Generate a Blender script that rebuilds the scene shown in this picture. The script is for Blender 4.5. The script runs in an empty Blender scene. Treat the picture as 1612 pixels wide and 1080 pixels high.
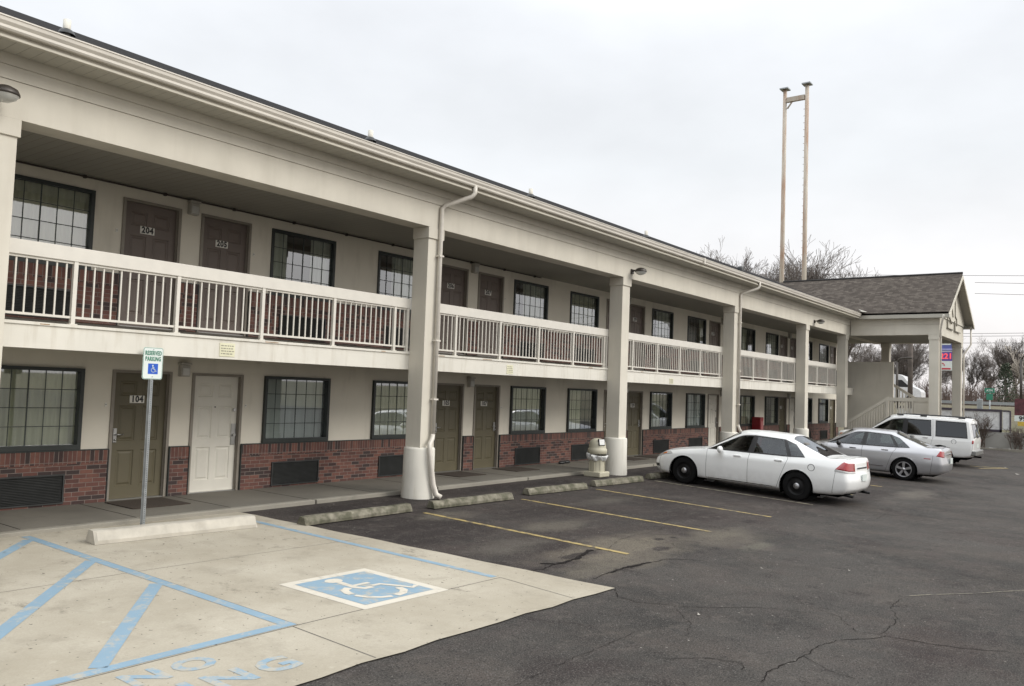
import bpy, bmesh, math, random
from mathutils import Vector, Matrix
from mathutils.bvhtree import BVHTree
R_ = math.radians
S = bpy.context.scene
COL = S.collection
# ------------------------------------------------------------------ camera
YAW, PITCH, ROLL = R_(37.432), R_(3.19), R_(2.057)
CAM = Vector((0, -13.111, 2.159))
F = Vector((math.cos(YAW)*math.cos(PITCH), math.sin(YAW)*math.cos(PITCH), math.sin(PITCH)))
Rt = F.cross(Vector((0, 0, 1))).normalized(); Up = Rt.cross(F)
R2 = Rt*math.cos(ROLL) + Up*math.sin(ROLL); U2 = -Rt*math.sin(ROLL) + Up*math.cos(ROLL)
cam = bpy.data.cameras.new('camera'); camo = bpy.data.objects.new('camera', cam); COL.objects.link(camo)
m = Matrix((R2, U2, -F)).transposed().to_4x4(); m.translation = CAM
camo.matrix_world = m
cam.sensor_width = 36; cam.lens = 1300.06/1612*36; cam.clip_end = 3000
S.camera = camo
# ------------------------------------------------------------------ world: overcast sky
SUN_EL, SUN_AZ = R_(34), R_(-70)      # azimuth measured from +x towards +y
W = bpy.data.worlds.new('World'); S.world = W; W.use_nodes = True
nt = W.node_tree; N = nt.nodes; L = nt.links
N.clear()
out = N.new('ShaderNodeOutputWorld'); bg = N.new('ShaderNodeBackground'); bg2 = N.new('ShaderNodeBackground'); add = N.new('ShaderNodeAddShader')
sky = N.new('ShaderNodeTexSky'); sky.sky_type = 'NISHITA'; sky.sun_disc = False
sky.sun_elevation = SUN_EL; sky.sun_rotation = R_(90) - SUN_AZ; sky.dust_density = 6; sky.air_density = 1.0
bg.inputs[1].default_value = 0.012
L.new(sky.outputs[0], bg.inputs[0])
tc = N.new('ShaderNodeTexCoord'); sep = N.new('ShaderNodeSeparateXYZ'); L.new(tc.outputs['Generated'], sep.inputs[0])
ramp = N.new('ShaderNodeValToRGB'); L.new(sep.outputs[2], ramp.inputs[0])
cr = ramp.color_ramp
cr.elements[0].position = 0.0; cr.elements[0].color = (.80, .765, .755, 1)
cr.elements[1].position = 1.0; cr.elements[1].color = (1.9, 1.95, 2.0, 1)
for p, c in ((.12, (.80, .785, .785, 1)), (.26, (.765, .785, .805, 1)), (.42, (.78, .80, .83, 1)), (.6, (1.3, 1.34, 1.38, 1))):
    e = cr.elements.new(p); e.color = c
mp = N.new('ShaderNodeMapping'); mp.inputs['Scale'].default_value = (1.6, 1.6, 3.2); L.new(tc.outputs['Generated'], mp.inputs[0])
nz = N.new('ShaderNodeTexNoise'); nz.inputs['Scale'].default_value = 1.7; nz.inputs['Detail'].default_value = 6; nz.inputs['Roughness'].default_value = .5
L.new(mp.outputs[0], nz.inputs[0])
mr = N.new('ShaderNodeMapRange'); mr.inputs[1].default_value = .3; mr.inputs[2].default_value = .7; mr.inputs[3].default_value = .89; mr.inputs[4].default_value = 1.09
L.new(nz.outputs[0], mr.inputs[0])
mx = N.new('ShaderNodeMix'); mx.data_type = 'RGBA'; mx.blend_type = 'MULTIPLY'; mx.inputs[0].default_value = 1
L.new(ramp.outputs[0], mx.inputs[6]); L.new(mr.outputs[0], mx.inputs[7])
L.new(mx.outputs[2], bg2.inputs[0]); bg2.inputs[1].default_value = 1.0
L.new(bg.outputs[0], add.inputs[0]); L.new(bg2.outputs[0], add.inputs[1]); L.new(add.outputs[0], out.inputs[0])
# ------------------------------------------------------------------ sun through cloud
sl = bpy.data.lights.new('sun', 'SUN'); sl.energy = 1.5; sl.angle = R_(30); sl.color = (1, .965, .91)
so = bpy.data.objects.new('sun', sl); COL.objects.link(so)
sd = Vector((math.cos(SUN_EL)*math.cos(SUN_AZ), math.cos(SUN_EL)*math.sin(SUN_AZ), math.sin(SUN_EL)))
so.rotation_euler = sd.to_track_quat('Z', 'Y').to_euler(); so.location = (0, -20, 40)
vs = S.view_settings; vs.view_transform = 'Standard'; vs.look = 'None'; vs.gamma = 1; vs.exposure = .26; vs.use_curve_mapping = False
S.cycles.max_bounces = 8; S.cycles.transparent_max_bounces = 12

# ------------------------------------------------------------------ mesh helper
class MB:
    def __init__(s): s.v = []; s.f = []; s.sm = []
    def face(s, pts, smooth=False):
        i = len(s.v); s.v += [tuple(p) for p in pts]; s.f.append(list(range(i, i+len(pts)))); s.sm.append(smooth); return s
    def box(s, x0, x1, y0, y1, z0, z1, M=None):
        c = [(x0,y0,z0),(x1,y0,z0),(x1,y1,z0),(x0,y1,z0),(x0,y0,z1),(x1,y0,z1),(x1,y1,z1),(x0,y1,z1)]
        if M: c = [tuple(M @ Vector(p)) for p in c]
        i = len(s.v); s.v += c
        for f in ((3,2,1,0),(4,5,6,7),(0,1,5,4),(1,2,6,5),(2,3,7,6),(3,0,4,7)): s.f.append([i+k for k in f]); s.sm.append(False)
        return s
    def bevbox(s, x0, x1, y0, y1, z0, z1, b):
        bm = bmesh.new(); bmesh.ops.create_cube(bm, size=1)
        for v in bm.verts: v.co = Vector(((x0+x1)/2+v.co.x*(x1-x0), (y0+y1)/2+v.co.y*(y1-y0), (z0+z1)/2+v.co.z*(z1-z0)))
        bmesh.ops.bevel(bm, geom=bm.edges[:], offset=b, segments=2, affect='EDGES', profile=.5)
        return s.addbm(bm)
    def addbm(s, bm, smooth=False):
        bm.verts.ensure_lookup_table(); i = len(s.v); bm.verts.index_update()
        s.v += [tuple(v.co) for v in bm.verts]
        for f in bm.faces: s.f.append([i+v.index for v in f.verts]); s.sm.append(smooth)
        bm.free(); return s
    def tube(s, pts, rad, n=8, caps=True, smooth=True, flat=None):
        pts = [Vector(p) for p in pts]; k = len(pts)
        if not hasattr(rad, '__len__'): rad = [rad]*k
        i0 = len(s.v); a = None
        for j, p in enumerate(pts):
            d = (pts[min(j+1,k-1)] - pts[max(j-1,0)]).normalized()
            if a is None: a = d.orthogonal().normalized() if abs(d.z) > .9 or flat is None else d.cross(Vector((0,0,1))).normalized()
            a = (a - d*a.dot(d)).normalized(); b = d.cross(a)
            for q in range(n):
                t = 2*math.pi*q/n
                s.v.append(tuple(p + (a*math.cos(t) + b*math.sin(t))*rad[j]))
        for j in range(k-1):
            for q in range(n):
                s.f.append([i0+j*n+q, i0+j*n+(q+1)%n, i0+(j+1)*n+(q+1)%n, i0+(j+1)*n+q]); s.sm.append(smooth)
        if caps:
            s.f.append([i0+q for q in range(n)][::-1]); s.sm.append(False)
            s.f.append([i0+(k-1)*n+q for q in range(n)]); s.sm.append(False)
        return s
    def sweep(s, pts, prof, up=(0,0,1)):
        # sweep closed profile [(side, up)] along pts
        pts = [Vector(p) for p in pts]; k = len(pts); n = len(prof); i0 = len(s.v); up = Vector(up)
        for j, p in enumerate(pts):
            d = (pts[min(j+1,k-1)] - pts[max(j-1,0)]).normalized()
            sd_ = d.cross(up).normalized(); u = sd_.cross(d)
            for a, b in prof: s.v.append(tuple(p + sd_*a + u*b))
        for j in range(k-1):
            for q in range(n):
                s.f.append([i0+j*n+q, i0+j*n+(q+1)%n, i0+(j+1)*n+(q+1)%n, i0+(j+1)*n+q]); s.sm.append(False)
        s.f.append([i0+q for q in range(n)][::-1]); s.sm.append(False)
        s.f.append([i0+(k-1)*n+q for q in range(n)]); s.sm.append(False)
        return s
    def lathe(s, prof, c=(0,0,0), n=24, axis='z', smooth=True, arc=None):
        i0 = len(s.v); k = len(prof)
        for r, h in prof:
            for q in range(n):
                t = 2*math.pi*q/n
                if axis == 'z': p = (c[0]+r*math.cos(t), c[1]+r*math.sin(t), c[2]+h)
                elif axis == 'y': p = (c[0]+r*math.cos(t), c[1]+h, c[2]+r*math.sin(t))
                else: p = (c[0]+h, c[1]+r*math.cos(t), c[2]+r*math.sin(t))
                s.v.append(p)
        for j in range(k-1):
            for q in range(n):
                s.f.append([i0+j*n+q, i0+j*n+(q+1)%n, i0+(j+1)*n+(q+1)%n, i0+(j+1)*n+q]); s.sm.append(smooth)
        return s
    def mesh(s, name, mat, off=None, smooth=None, merge=False, fix=True):
        me = bpy.data.meshes.new(name)
        vs_ = s.v if off is None else [(a-off[0], b-off[1], c-off[2]) for a, b, c in s.v]
        me.from_pydata(vs_, [], s.f)
        me.polygons.foreach_set('use_smooth', s.sm if smooth is None else [smooth]*len(s.f))
        if merge or fix:
            bm = bmesh.new(); bm.from_mesh(me)
            if merge: bmesh.ops.remove_doubles(bm, verts=bm.verts[:], dist=1e-4)
            if fix: bmesh.ops.recalc_face_normals(bm, faces=bm.faces[:])
            bm.to_mesh(me); bm.free()
        if mat:
            for mm in (mat if isinstance(mat, (list, tuple)) else [mat]): me.materials.append(mm)
        me.update(); return me
    def build(s, name, mat, parent=None, local=False, **kw):
        off = None
        if parent is not None and not local: off = wloc(parent)
        me = s.mesh(name, mat, off, **kw)
        o = bpy.data.objects.new(name, me); COL.objects.link(o)
        if parent is not None: o.parent = parent
        return o
def wloc(o):
    v = Vector((0,0,0))
    while o is not None: v += o.location; o = o.parent
    return v
def tag(o, label=None, cat=None, group=None, kind=None):
    if label: o['label'] = label
    if cat: o['category'] = cat
    if group: o['group'] = group
    if kind: o['kind'] = kind
    return o
def empty(name, loc, rz=0, **kw):
    o = bpy.data.objects.new(name, None); COL.objects.link(o); o.location = loc; o.rotation_euler = (0,0,rz); o.empty_display_size = .3
    return tag(o, **kw)
def copy_tree(o, parent=None):
    c = o.copy(); COL.objects.link(c); c.parent = parent
    for ch in list(o.children): copy_tree(ch, c)
    return c
def text_mb(txt, size, M, ext=.002, bold=0.0, align='CENTER', sx=1.0, space=1.0):
    cu = bpy.data.curves.new('text', 'FONT'); cu.body = txt; cu.size = size; cu.align_x = align; cu.align_y = 'CENTER'
    cu.extrude = ext; cu.offset = bold; cu.resolution_u = 3; cu.space_character = space
    o = bpy.data.objects.new('text', cu); COL.objects.link(o)
    dg = bpy.context.evaluated_depsgraph_get(); me = bpy.data.meshes.new_from_object(o.evaluated_get(dg))
    mb = MB()
    mb.v = [tuple(M @ Vector((v.co.x*sx, v.co.y, v.co.z))) for v in me.vertices]; mb.f = [list(p.vertices) for p in me.polygons]; mb.sm = [False]*len(mb.f)
    bpy.data.objects.remove(o); bpy.data.curves.remove(cu); bpy.data.meshes.remove(me)
    return mb
def frame_front(x, y, z):   # text facing -y, upright
    return Matrix(((1,0,0,x),(0,0,-1,y),(0,1,0,z),(0,0,0,1)))

# ------------------------------------------------------------------ materials
def newmat(name):
    mt = bpy.data.materials.new(name); mt.use_nodes = True; nt = mt.node_tree
    return mt, nt, nt.nodes['Principled BSDF']
def node(nt, t, **kw):
    n = nt.nodes.new(t)
    for k, v in kw.items():
        if k in n.inputs: n.inputs[k].default_value = v
        else: setattr(n, k, v)
    return n
def mixc(nt, fac, a, b, mode='MIX'):
    n = nt.nodes.new('ShaderNodeMix'); n.data_type = 'RGBA'; n.blend_type = mode
    for i, v in ((0, fac), (6, a), (7, b)):
        if isinstance(v, bpy.types.NodeSocket): nt.links.new(v, n.inputs[i])
        elif i == 0: n.inputs[0].default_value = v
        else: n.inputs[i].default_value = (*v, 1) if len(v) == 3 else v
    return n.outputs[2]
def rng(nt, s, a, b, c=0, d=1):
    n = nt.nodes.new('ShaderNodeMapRange'); nt.links.new(s, n.inputs[0])
    for i, v in enumerate((a, b, c, d)): n.inputs[i+1].default_value = v
    return n.outputs[0]
def math_(nt, op, a, b=0.0):
    n = nt.nodes.new('ShaderNodeMath'); n.operation = op
    for i, v in ((0, a), (1, b)):
        if isinstance(v, bpy.types.NodeSocket): nt.links.new(v, n.inputs[i])
        else: n.inputs[i].default_value = v
    return n.outputs[0]
def pos(nt, scale=(1,1,1), obj=False):
    if obj: g = node(nt, 'ShaderNodeTexCoord').outputs['Object']
    else: g = node(nt, 'ShaderNodeNewGeometry').outputs['Position']
    mp = node(nt, 'ShaderNodeMapping'); mp.inputs['Scale'].default_value = scale; nt.links.new(g, mp.inputs[0]); return mp.outputs[0]
def noise(nt, vec, scale, detail=4, rough=.5):
    n = node(nt, 'ShaderNodeTexNoise', Scale=scale, Detail=detail, Roughness=rough); nt.links.new(vec, n.inputs['Vector']); return n.outputs[0]
def bump(nt, b, h, strength=.2, dist=.01):
    n = node(nt, 'ShaderNodeBump', Strength=strength, Distance=dist); nt.links.new(h, n.inputs['Height']); nt.links.new(n.outputs[0], b.inputs['Normal'])
def plain(name, col, rough=.6, metal=0, var=.08, scale=6, coat=0, bumps=0, obj=False, dirt=None, spec=.5):
    mt, nt, b = newmat(name); v = pos(nt, obj=obj)
    n = noise(nt, v, scale); f = rng(nt, n, .3, .7, 1-var, 1+var)
    c = mixc(nt, 1, col, f, 'MULTIPLY')
    if dirt:
        dn = noise(nt, pos(nt, dirt[1], obj), dirt[2], 5, .6); c = mixc(nt, rng(nt, dn, dirt[3], dirt[4], 0, dirt[5]), c, dirt[0])
    nt.links.new(c, b.inputs['Base Color']); b.inputs['Roughness'].default_value = rough; b.inputs['Metallic'].default_value = metal
    b.inputs['Coat Weight'].default_value = coat; b.inputs['Coat Roughness'].default_value = .03
    b.inputs['Specular IOR Level'].default_value = spec
    if bumps: bump(nt, b, noise(nt, v, 60, 3), bumps, .004)
    return mt
M = {}
M['stucco'] = plain('stucco', (.70,.66,.565), .85, var=.05, scale=1.2, bumps=.25, dirt=((.30,.27,.21), (1,1,.25), 2.2, .55, .8, .35))
M['trim'] = plain('beige_trim', (.60,.565,.485), .75, var=.06, scale=1.5, bumps=.2, dirt=((.33,.29,.22), (1.3,1.3,.18), 3, .5, .85, .22), spec=.2)
M['white_trim'] = plain('white_trim', (.66,.635,.565), .7, var=.05, scale=2, bumps=.15, dirt=((.36,.31,.22), (2.5,2.5,.3), 3, .52, .8, .45), spec=.2)
M['rail'] = plain('rail_paint', (.64,.61,.545), .45, var=.04)
M['gutter'] = plain('gutter_metal', (.62,.58,.51), .38, var=.06, scale=1.5, dirt=((.35,.32,.27), (.3,1,3), 3, .5, .8, .35))
M['soffit'] = None
M['window_frame'] = plain('window_frame', (.022,.028,.026), .45, var=.2)
M['muntin'] = plain('muntin', (.045,.055,.05), .5, var=.2)
M['door_olive'] = plain('door_olive', (.110,.095,.056), .5, var=.06, scale=3, obj=False)
M['door_brown'] = plain('door_brown', (.145,.115,.098), .5, var=.06, scale=3)
M['door_white'] = plain('door_white', (.66,.635,.56), .5, var=.05, scale=3, dirt=((.4,.36,.28), (1,1,.6), 2, .58, .8, .35))
M['door_frame'] = plain('door_frame', (.24,.215,.18), .55, var=.08)
M['dark'] = plain('dark_void', (.012,.012,.012), .9)
M['room'] = plain('room_wall', (.10,.095,.08), .9)
M['black_metal'] = plain('black_metal', (.02,.021,.021), .45, var=.2)
M['grille'] = plain('grille_metal', (.035,.037,.036), .5, var=.2)
M['bronze'] = plain('bronze', (.05,.042,.035), .4, metal=.3)
M['steel'] = plain('steel', (.45,.45,.44), .3, metal=.9)
M['galv'] = plain('galvanised', (.33,.35,.36), .42, metal=.6, var=.15, scale=12)
M['plate'] = plain('plate', (.72,.70,.64), .4)
M['ink'] = plain('ink', (.02,.02,.02), .5)
M['lens'] = plain('lamp_lens', (.55,.55,.52), .25)
M['lampbox'] = plain('lamp_box', (.42,.40,.36), .5)
M['mat'] = plain('door_mat', (.045,.033,.024), .95, var=.25, scale=30, bumps=.6)
M['stop'] = plain('weathered_concrete', (.20,.185,.145), .95, var=.35, scale=9, bumps=1, dirt=((.075,.075,.05), (1,1,1), 5, .42, .62, .8), spec=.1)
M['stop_clean'] = plain('pale_concrete', (.43,.40,.34), .85, var=.12, scale=5, bumps=.5, dirt=((.25,.22,.18), (1,1,1), 3, .55, .75, .5))
M['bark'] = plain('bark', (.11,.092,.08), .9, var=.3, scale=2)
M['bark_pale'] = plain('pale_bark', (.42,.38,.33), .9, var=.3, scale=1)
M['bark_grey'] = plain('grey_bark', (.19,.165,.15), .9, var=.3, scale=2)
M['curtain'] = None
M['bin'] = plain('bin_plastic', (.47,.44,.335), .5, var=.06, scale=8)
M['bag'] = plain('bag_plastic', (.62,.62,.60), .35, var=.1, scale=20, bumps=.8)
M['red'] = plain('red_paint', (.23,.012,.018), .35)
M['sign_white'] = plain('sign_white', (.66,.71,.68), .35, var=.03)
M['sign_green'] = plain('sign_green', (.04,.20,.13), .4)
M['sign_blue'] = plain('sign_blue', (.012,.085,.46), .4)
M['paper'] = plain('notice_cream', (.66,.64,.46), .5)
M['grey_ink'] = plain('grey_ink', (.28,.26,.2), .6)
def m_soffit(dark=1.0, axis=0, name='soffit'):
    mt, nt, b = newmat(name); v = pos(nt); sp = node(nt, 'ShaderNodeSeparateXYZ'); nt.links.new(v, sp.inputs[0])
    fr = math_(nt, 'FRACT', math_(nt, 'MULTIPLY', sp.outputs[axis], 1/.152))
    ln = rng(nt, fr, 0, .07, 0, 1)
    c = mixc(nt, ln, (.22*dark,.21*dark,.18*dark), (.42*dark,.40*dark,.345*dark))
    c = mixc(nt, rng(nt, noise(nt, v, .8), .35, .7, 0, .25), c, (.25*dark,.235*dark,.2*dark))
    nt.links.new(c, b.inputs['Base Color']); b.inputs['Roughness'].default_value = .7
    bump(nt, b, ln, .5, .01); return mt
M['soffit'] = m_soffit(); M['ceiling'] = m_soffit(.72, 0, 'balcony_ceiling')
def m_brick(name='brick', soldier=False):
    mt, nt, b = newmat(name); v = pos(nt); sp = node(nt, 'ShaderNodeSeparateXYZ'); nt.links.new(v, sp.inputs[0])
    cb = node(nt, 'ShaderNodeCombineXYZ')
    if soldier: nt.links.new(sp.outputs[2], cb.inputs[0]); nt.links.new(sp.outputs[0], cb.inputs[1])
    else:
        nt.links.new(math_(nt, 'ADD', sp.outputs[0], sp.outputs[1]), cb.inputs[0]); nt.links.new(sp.outputs[2], cb.inputs[1])
    br = node(nt, 'ShaderNodeTexBrick'); nt.links.new(cb.outputs[0], br.inputs['Vector'])
    br.inputs['Scale'].default_value = 1; br.inputs['Brick Width'].default_value = .40 if soldier else .205; br.inputs['Row Height'].default_value = .0675
    br.inputs['Mortar Size'].default_value = .0045; br.inputs['Mortar Smooth'].default_value = .2; br.inputs['Bias'].default_value = 0
    br.offset = 0 if soldier else .5
    br.inputs['Color1'].default_value = (0,0,0,1); br.inputs['Color2'].default_value = (1,1,1,1); br.inputs['Mortar'].default_value = (.5,.5,.5,1)
    rp = node(nt, 'ShaderNodeValToRGB'); nt.links.new(br.outputs[0], rp.inputs[0]); e = rp.color_ramp; e.interpolation = 'CONSTANT'
    e.elements[0].color = (.045,.032,.030,1); e.elements[1].position = .8; e.elements[1].color = (.185,.082,.060,1)
    for p, c in ((.14, (.140,.060,.047,1)), (.38, (.105,.048,.039,1)), (.58, (.160,.072,.054,1)), (.70, (.05,.028,.026,1))):
        q = e.elements.new(p); q.color = c
    c = mixc(nt, br.outputs['Fac'], rp.outputs[0], (.24,.20,.175))
    c = mixc(nt, rng(nt, noise(nt, v, 14), .3, .7, 0, .35), c, (.05,.03,.028))
    nt.links.new(c, b.inputs['Base Color']); b.inputs['Roughness'].default_value = .85
    bump(nt, b, rng(nt, br.outputs['Fac'], 0, 1, 1, 0), .6, .006); return mt
M['brick'] = m_brick(); M['soldier'] = m_brick('brick_soldier', True)
def m_shingle(name='shingle'):
    mt, nt, b = newmat(name); v = pos(nt); sp = node(nt, 'ShaderNodeSeparateXYZ'); nt.links.new(v, sp.inputs[0])
    cb = node(nt, 'ShaderNodeCombineXYZ'); nt.links.new(math_(nt, 'ADD', sp.outputs[1], 0), cb.inputs[0]); nt.links.new(math_(nt, 'MULTIPLY', sp.outputs[2], 1.75), cb.inputs[1])
    br = node(nt, 'ShaderNodeTexBrick'); nt.links.new(cb.outputs[0], br.inputs['Vector'])
    br.inputs['Scale'].default_value = 1; br.inputs['Brick Width'].default_value = .19; br.inputs['Row Height'].default_value = .115; br.offset = .37; br.offset_frequency = 2
    br.inputs['Mortar Size'].default_value = .006; br.inputs['Mortar Smooth'].default_value = .5
    br.inputs['Color1'].default_value = (0,0,0,1); br.inputs['Color2'].default_value = (1,1,1,1); br.inputs['Mortar'].default_value = (0,0,0,1)
    rp = node(nt, 'ShaderNodeValToRGB'); nt.links.new(br.outputs[0], rp.inputs[0]); e = rp.color_ramp
    e.elements[0].color = (.062,.053,.046,1); e.elements[1].color = (.140,.122,.104,1)
    q = e.elements.new(.5); q.color = (.092,.079,.068,1)
    c = mixc(nt, rng(nt, noise(nt, v, 9, 6, .7), .3, .7, 0, .5), rp.outputs[0], (.058,.05,.045))
    nt.links.new(c, b.inputs['Base Color']); b.inputs['Roughness'].default_value = 1; b.inputs['Specular IOR Level'].default_value = .1
    bump(nt, b, br.outputs[0], .5, .01); return mt
M['shingle'] = m_shingle()
def m_curtain(name, col, tr=.25):
    mt, nt, b = newmat(name); v = pos(nt, (1,1,.1)); n = noise(nt, v, 9, 3)
    c = mixc(nt, rng(nt, n, .3, .7, 0, .5), col, tuple(q*.65 for q in col)); nt.links.new(c, b.inputs['Base Color']); b.inputs['Roughness'].default_value = .9
    return mt
M['curtain'] = m_curtain('curtain_cream', (.72,.70,.56)); M['sheer'] = m_curtain('curtain_sheer', (.62,.65,.65)); M['curtain_white'] = m_curtain('curtain_white', (.78,.78,.70))
def m_glass(name, tint=(.75,.8,.77), refl=.22, rough=.015):
    mt = bpy.data.materials.new(name); mt.use_nodes = True; nt = mt.node_tree; nt.nodes.clear()
    o = node(nt, 'ShaderNodeOutputMaterial'); t = node(nt, 'ShaderNodeBsdfTransparent'); t.inputs[0].default_value = (*tint, 1)
    g = node(nt, 'ShaderNodeBsdfGlossy'); g.inputs['Roughness'].default_value = rough; g.inputs[0].default_value = (.93,.96,1,1)
    fr = node(nt, 'ShaderNodeFresnel'); fr.inputs[0].default_value = 1.5
    f = math_(nt, 'MINIMUM', math_(nt, 'ADD', math_(nt, 'MULTIPLY', fr.outputs[0], 1.3), refl), 1.0)
    mx = node(nt, 'ShaderNodeMixShader'); nt.links.new(f, mx.inputs[0]); nt.links.new(t.outputs[0], mx.inputs[1]); nt.links.new(g.outputs[0], mx.inputs[2]); nt.links.new(mx.outputs[0], o.inputs[0])
    return mt
M['glass'] = m_glass('window_glass', (.86,.91,.88), .20, .015)
M['car_glass'] = m_glass('car_glass', (.33,.38,.37), .02, .0)
M['privacy_glass'] = m_glass('privacy_glass', (.03,.035,.035), .03, .0)
def m_asphalt():
    mt, nt, b = newmat('asphalt'); v = pos(nt)
    base = mixc(nt, rng(nt, noise(nt, v, .35, 6, .65), .38, .62), (.035,.0325,.0300), (.068,.062,.056))
    base = mixc(nt, rng(nt, noise(nt, pos(nt, (1,.5,1)), 1.3, 6, .65), .48, .70, 0, .8), base, (.078,.066,.057))
    base = mixc(nt, rng(nt, noise(nt, pos(nt, (.7,1,1)), .55, 4, .6), .56, .72, 0, .75), base, (.036,.025,.024))
    spx = node(nt, 'ShaderNodeSeparateXYZ'); nt.links.new(v, spx.inputs[0])
    st = math_(nt, 'MULTIPLY', rng(nt, spx.outputs[1], -8.2, -7.2, 0, 1), rng(nt, noise(nt, v, 1.4, 7, .75), .38, .62, .15, .8)); base = mixc(nt, st, base, (.040,.030,.027))
    # tan worn patches and dark wet stains at fixed places
    def blob(cx, cy, rx, ry, warp=.6):
        s = node(nt, 'ShaderNodeVectorMath', operation='SUBTRACT'); nt.links.new(v, s.inputs[0]); s.inputs[1].default_value = (cx, cy, 0)
        mm = node(nt, 'ShaderNodeVectorMath', operation='MULTIPLY'); nt.links.new(s.outputs[0], mm.inputs[0]); mm.inputs[1].default_value = (1/rx, 1/ry, 0)
        ln = node(nt, 'ShaderNodeVectorMath', operation='LENGTH'); nt.links.new(mm.outputs[0], ln.inputs[0])
        return math_(nt, 'ADD', ln.outputs['Value'], math_(nt, 'MULTIPLY', math_(nt, 'SUBTRACT', noise(nt, v, 2.2/max(rx, ry), 6, .65), .5), warp*3))
    for cx, cy, rx, ry, c, a in ((10.4,-7.25,1.9,.7,(.150,.130,.10),.85), (12.6,-7.9,1.3,.5,(.12,.105,.085),.7), (8.9,-7.75,.8,.25,(.13,.115,.09),.7), (11.1,-5.6,.9,.35,(.14,.125,.10),.6), (9.2,-6.2,.9,.4,(.13,.12,.10),.5), (10.3,-4.0,.7,.4,(.14,.125,.10),.6), (12.8,-7.6,.8,.4,(.13,.115,.09),.6), (23.2,-8.5,1.3,.5,(.14,.125,.105),.6),(14.4,-4.6,.8,.3,(.12,.11,.09),.5),(12.3,-8.5,.5,.2,(.15,.14,.11),.5)):
        base = mixc(nt, rng(nt, blob(cx, cy, rx, ry), .5, 1.15, a, 0), base, c)
    for cx, cy, rx, ry, a in ((8.9,-4.7,1.5,.9,.85), (8.0,-6.9,.35,.35,.9), (8.6,-7.28,.6,.12,.9), (9.5,-7.1,.5,.12,.9), (9.4,-7.93,.5,.07,.85), (9.0,-3.6,1.2,.35,.7), (11.8,-4.6,1.1,.6,.6), (14.2,-6.4,1.0,.6,.6), (17.2,-4.7,1.1,.6,.6), (10.87,-7.62,.25,.12,.9), (11.51,-7.25,.13,.09,.9), (11.85,-7.33,.1,.07,.9), (14.63,-7.44,.3,.12,.8), (12.6,-5.2,1.0,.5,.6), (15.2,-5.4,1.2,.6,.6), (18,-6,1.5,.8,.5), (9.6,-2.5,1.5,.45,.85), (14.5,-2.5,2.6,.4,.8), (20,-2.6,2.5,.4,.8),(9.5,-6.5,.7,.25,.6), (21.5,-7.7,2.0,.5,.7), (13.2,-6.4,.5,.15,.6)):
        base = mixc(nt, rng(nt, blob(cx, cy, rx, ry, .5), .6, 1.1, a, 0), base, (.026,.021,.020))
    base = mixc(nt, rng(nt, noise(nt, pos(nt, (.35,1.4,1)), 2.2, 7, .7), .5, .68, 0, .55), base, (.070,.058,.053))
    vo = node(nt, 'ShaderNodeTexVoronoi', feature='DISTANCE_TO_EDGE'); vo.inputs['Scale'].default_value = .9
    wv = node(nt, 'ShaderNodeVectorMath', operation='ADD'); nt.links.new(v, wv.inputs[0]); nn_ = node(nt, 'ShaderNodeTexNoise', Scale=2.5, Detail=5); nt.links.new(v, nn_.inputs['Vector']); nt.links.new(nn_.outputs['Color'], wv.inputs[1]); nt.links.new(wv.outputs[0], vo.inputs['Vector'])
    cm = math_(nt, 'MULTIPLY', rng(nt, vo.outputs['Distance'], 0, .008, 1, 0), rng(nt, noise(nt, v, .5, 3), .50, .60, 0, .75)); base = mixc(nt, cm, base, (.012,.011,.011))
    base = mixc(nt, rng(nt, noise(nt, v, 3.2, 8, .8), .53, .66, 0, .6), base, (.105,.092,.080))
    base = mixc(nt, rng(nt, noise(nt, pos(nt, (1,.7,1)), 1.9, 8, .8), .56, .66, 0, .7), base, (.020,.016,.016))
    spk = rng(nt, noise(nt, v, 80, 2, .6), .56, .68, 0, .75); base = mixc(nt, spk, base, (.155,.145,.135))
    spk2 = rng(nt, noise(nt, v, 60, 2, .6), .54, .66, 0, .75); base = mixc(nt, spk2, base, (.012,.012,.012))
    lit = rng(nt, noise(nt, v, 17, 2, .5), .74, .77, 0, .8); base = mixc(nt, lit, base, (.30,.28,.25))
    nt.links.new(base, b.inputs['Base Color'])
    nt.links.new(rng(nt, noise(nt, v, .6, 4), .3, .7, .85, 1.0), b.inputs['Roughness']); b.inputs['Specular IOR Level'].default_value = .15
    bump(nt, b, noise(nt, v, 55, 4, .75), .8, .012); return mt
M['asphalt'] = m_asphalt()
def m_concrete(name, c1, c2, stain, j=.0):
    mt, nt, b = newmat(name); v = pos(nt)
    c = mixc(nt, rng(nt, noise(nt, v, .8, 6, .6), .3, .7), c1, c2)
    c = mixc(nt, rng(nt, noise(nt, v, 1.7, 7, .7), .58, .78, 0, .55), c, stain)
    c = mixc(nt, rng(nt, noise(nt, v, 45, 3, .6), .35, .65, 0, .13), c, stain)
    c = mixc(nt, rng(nt, noise(nt, v, 9, 5, .75), .70, .76, 0, .6), c, tuple(q*.45 for q in stain))
    nt.links.new(c, b.inputs['Base Color']); b.inputs['Roughness'].default_value = .85; b.inputs['Specular IOR Level'].default_value = .3
    bump(nt, b, noise(nt, v, 90, 3), .3, .004); return mt
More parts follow.
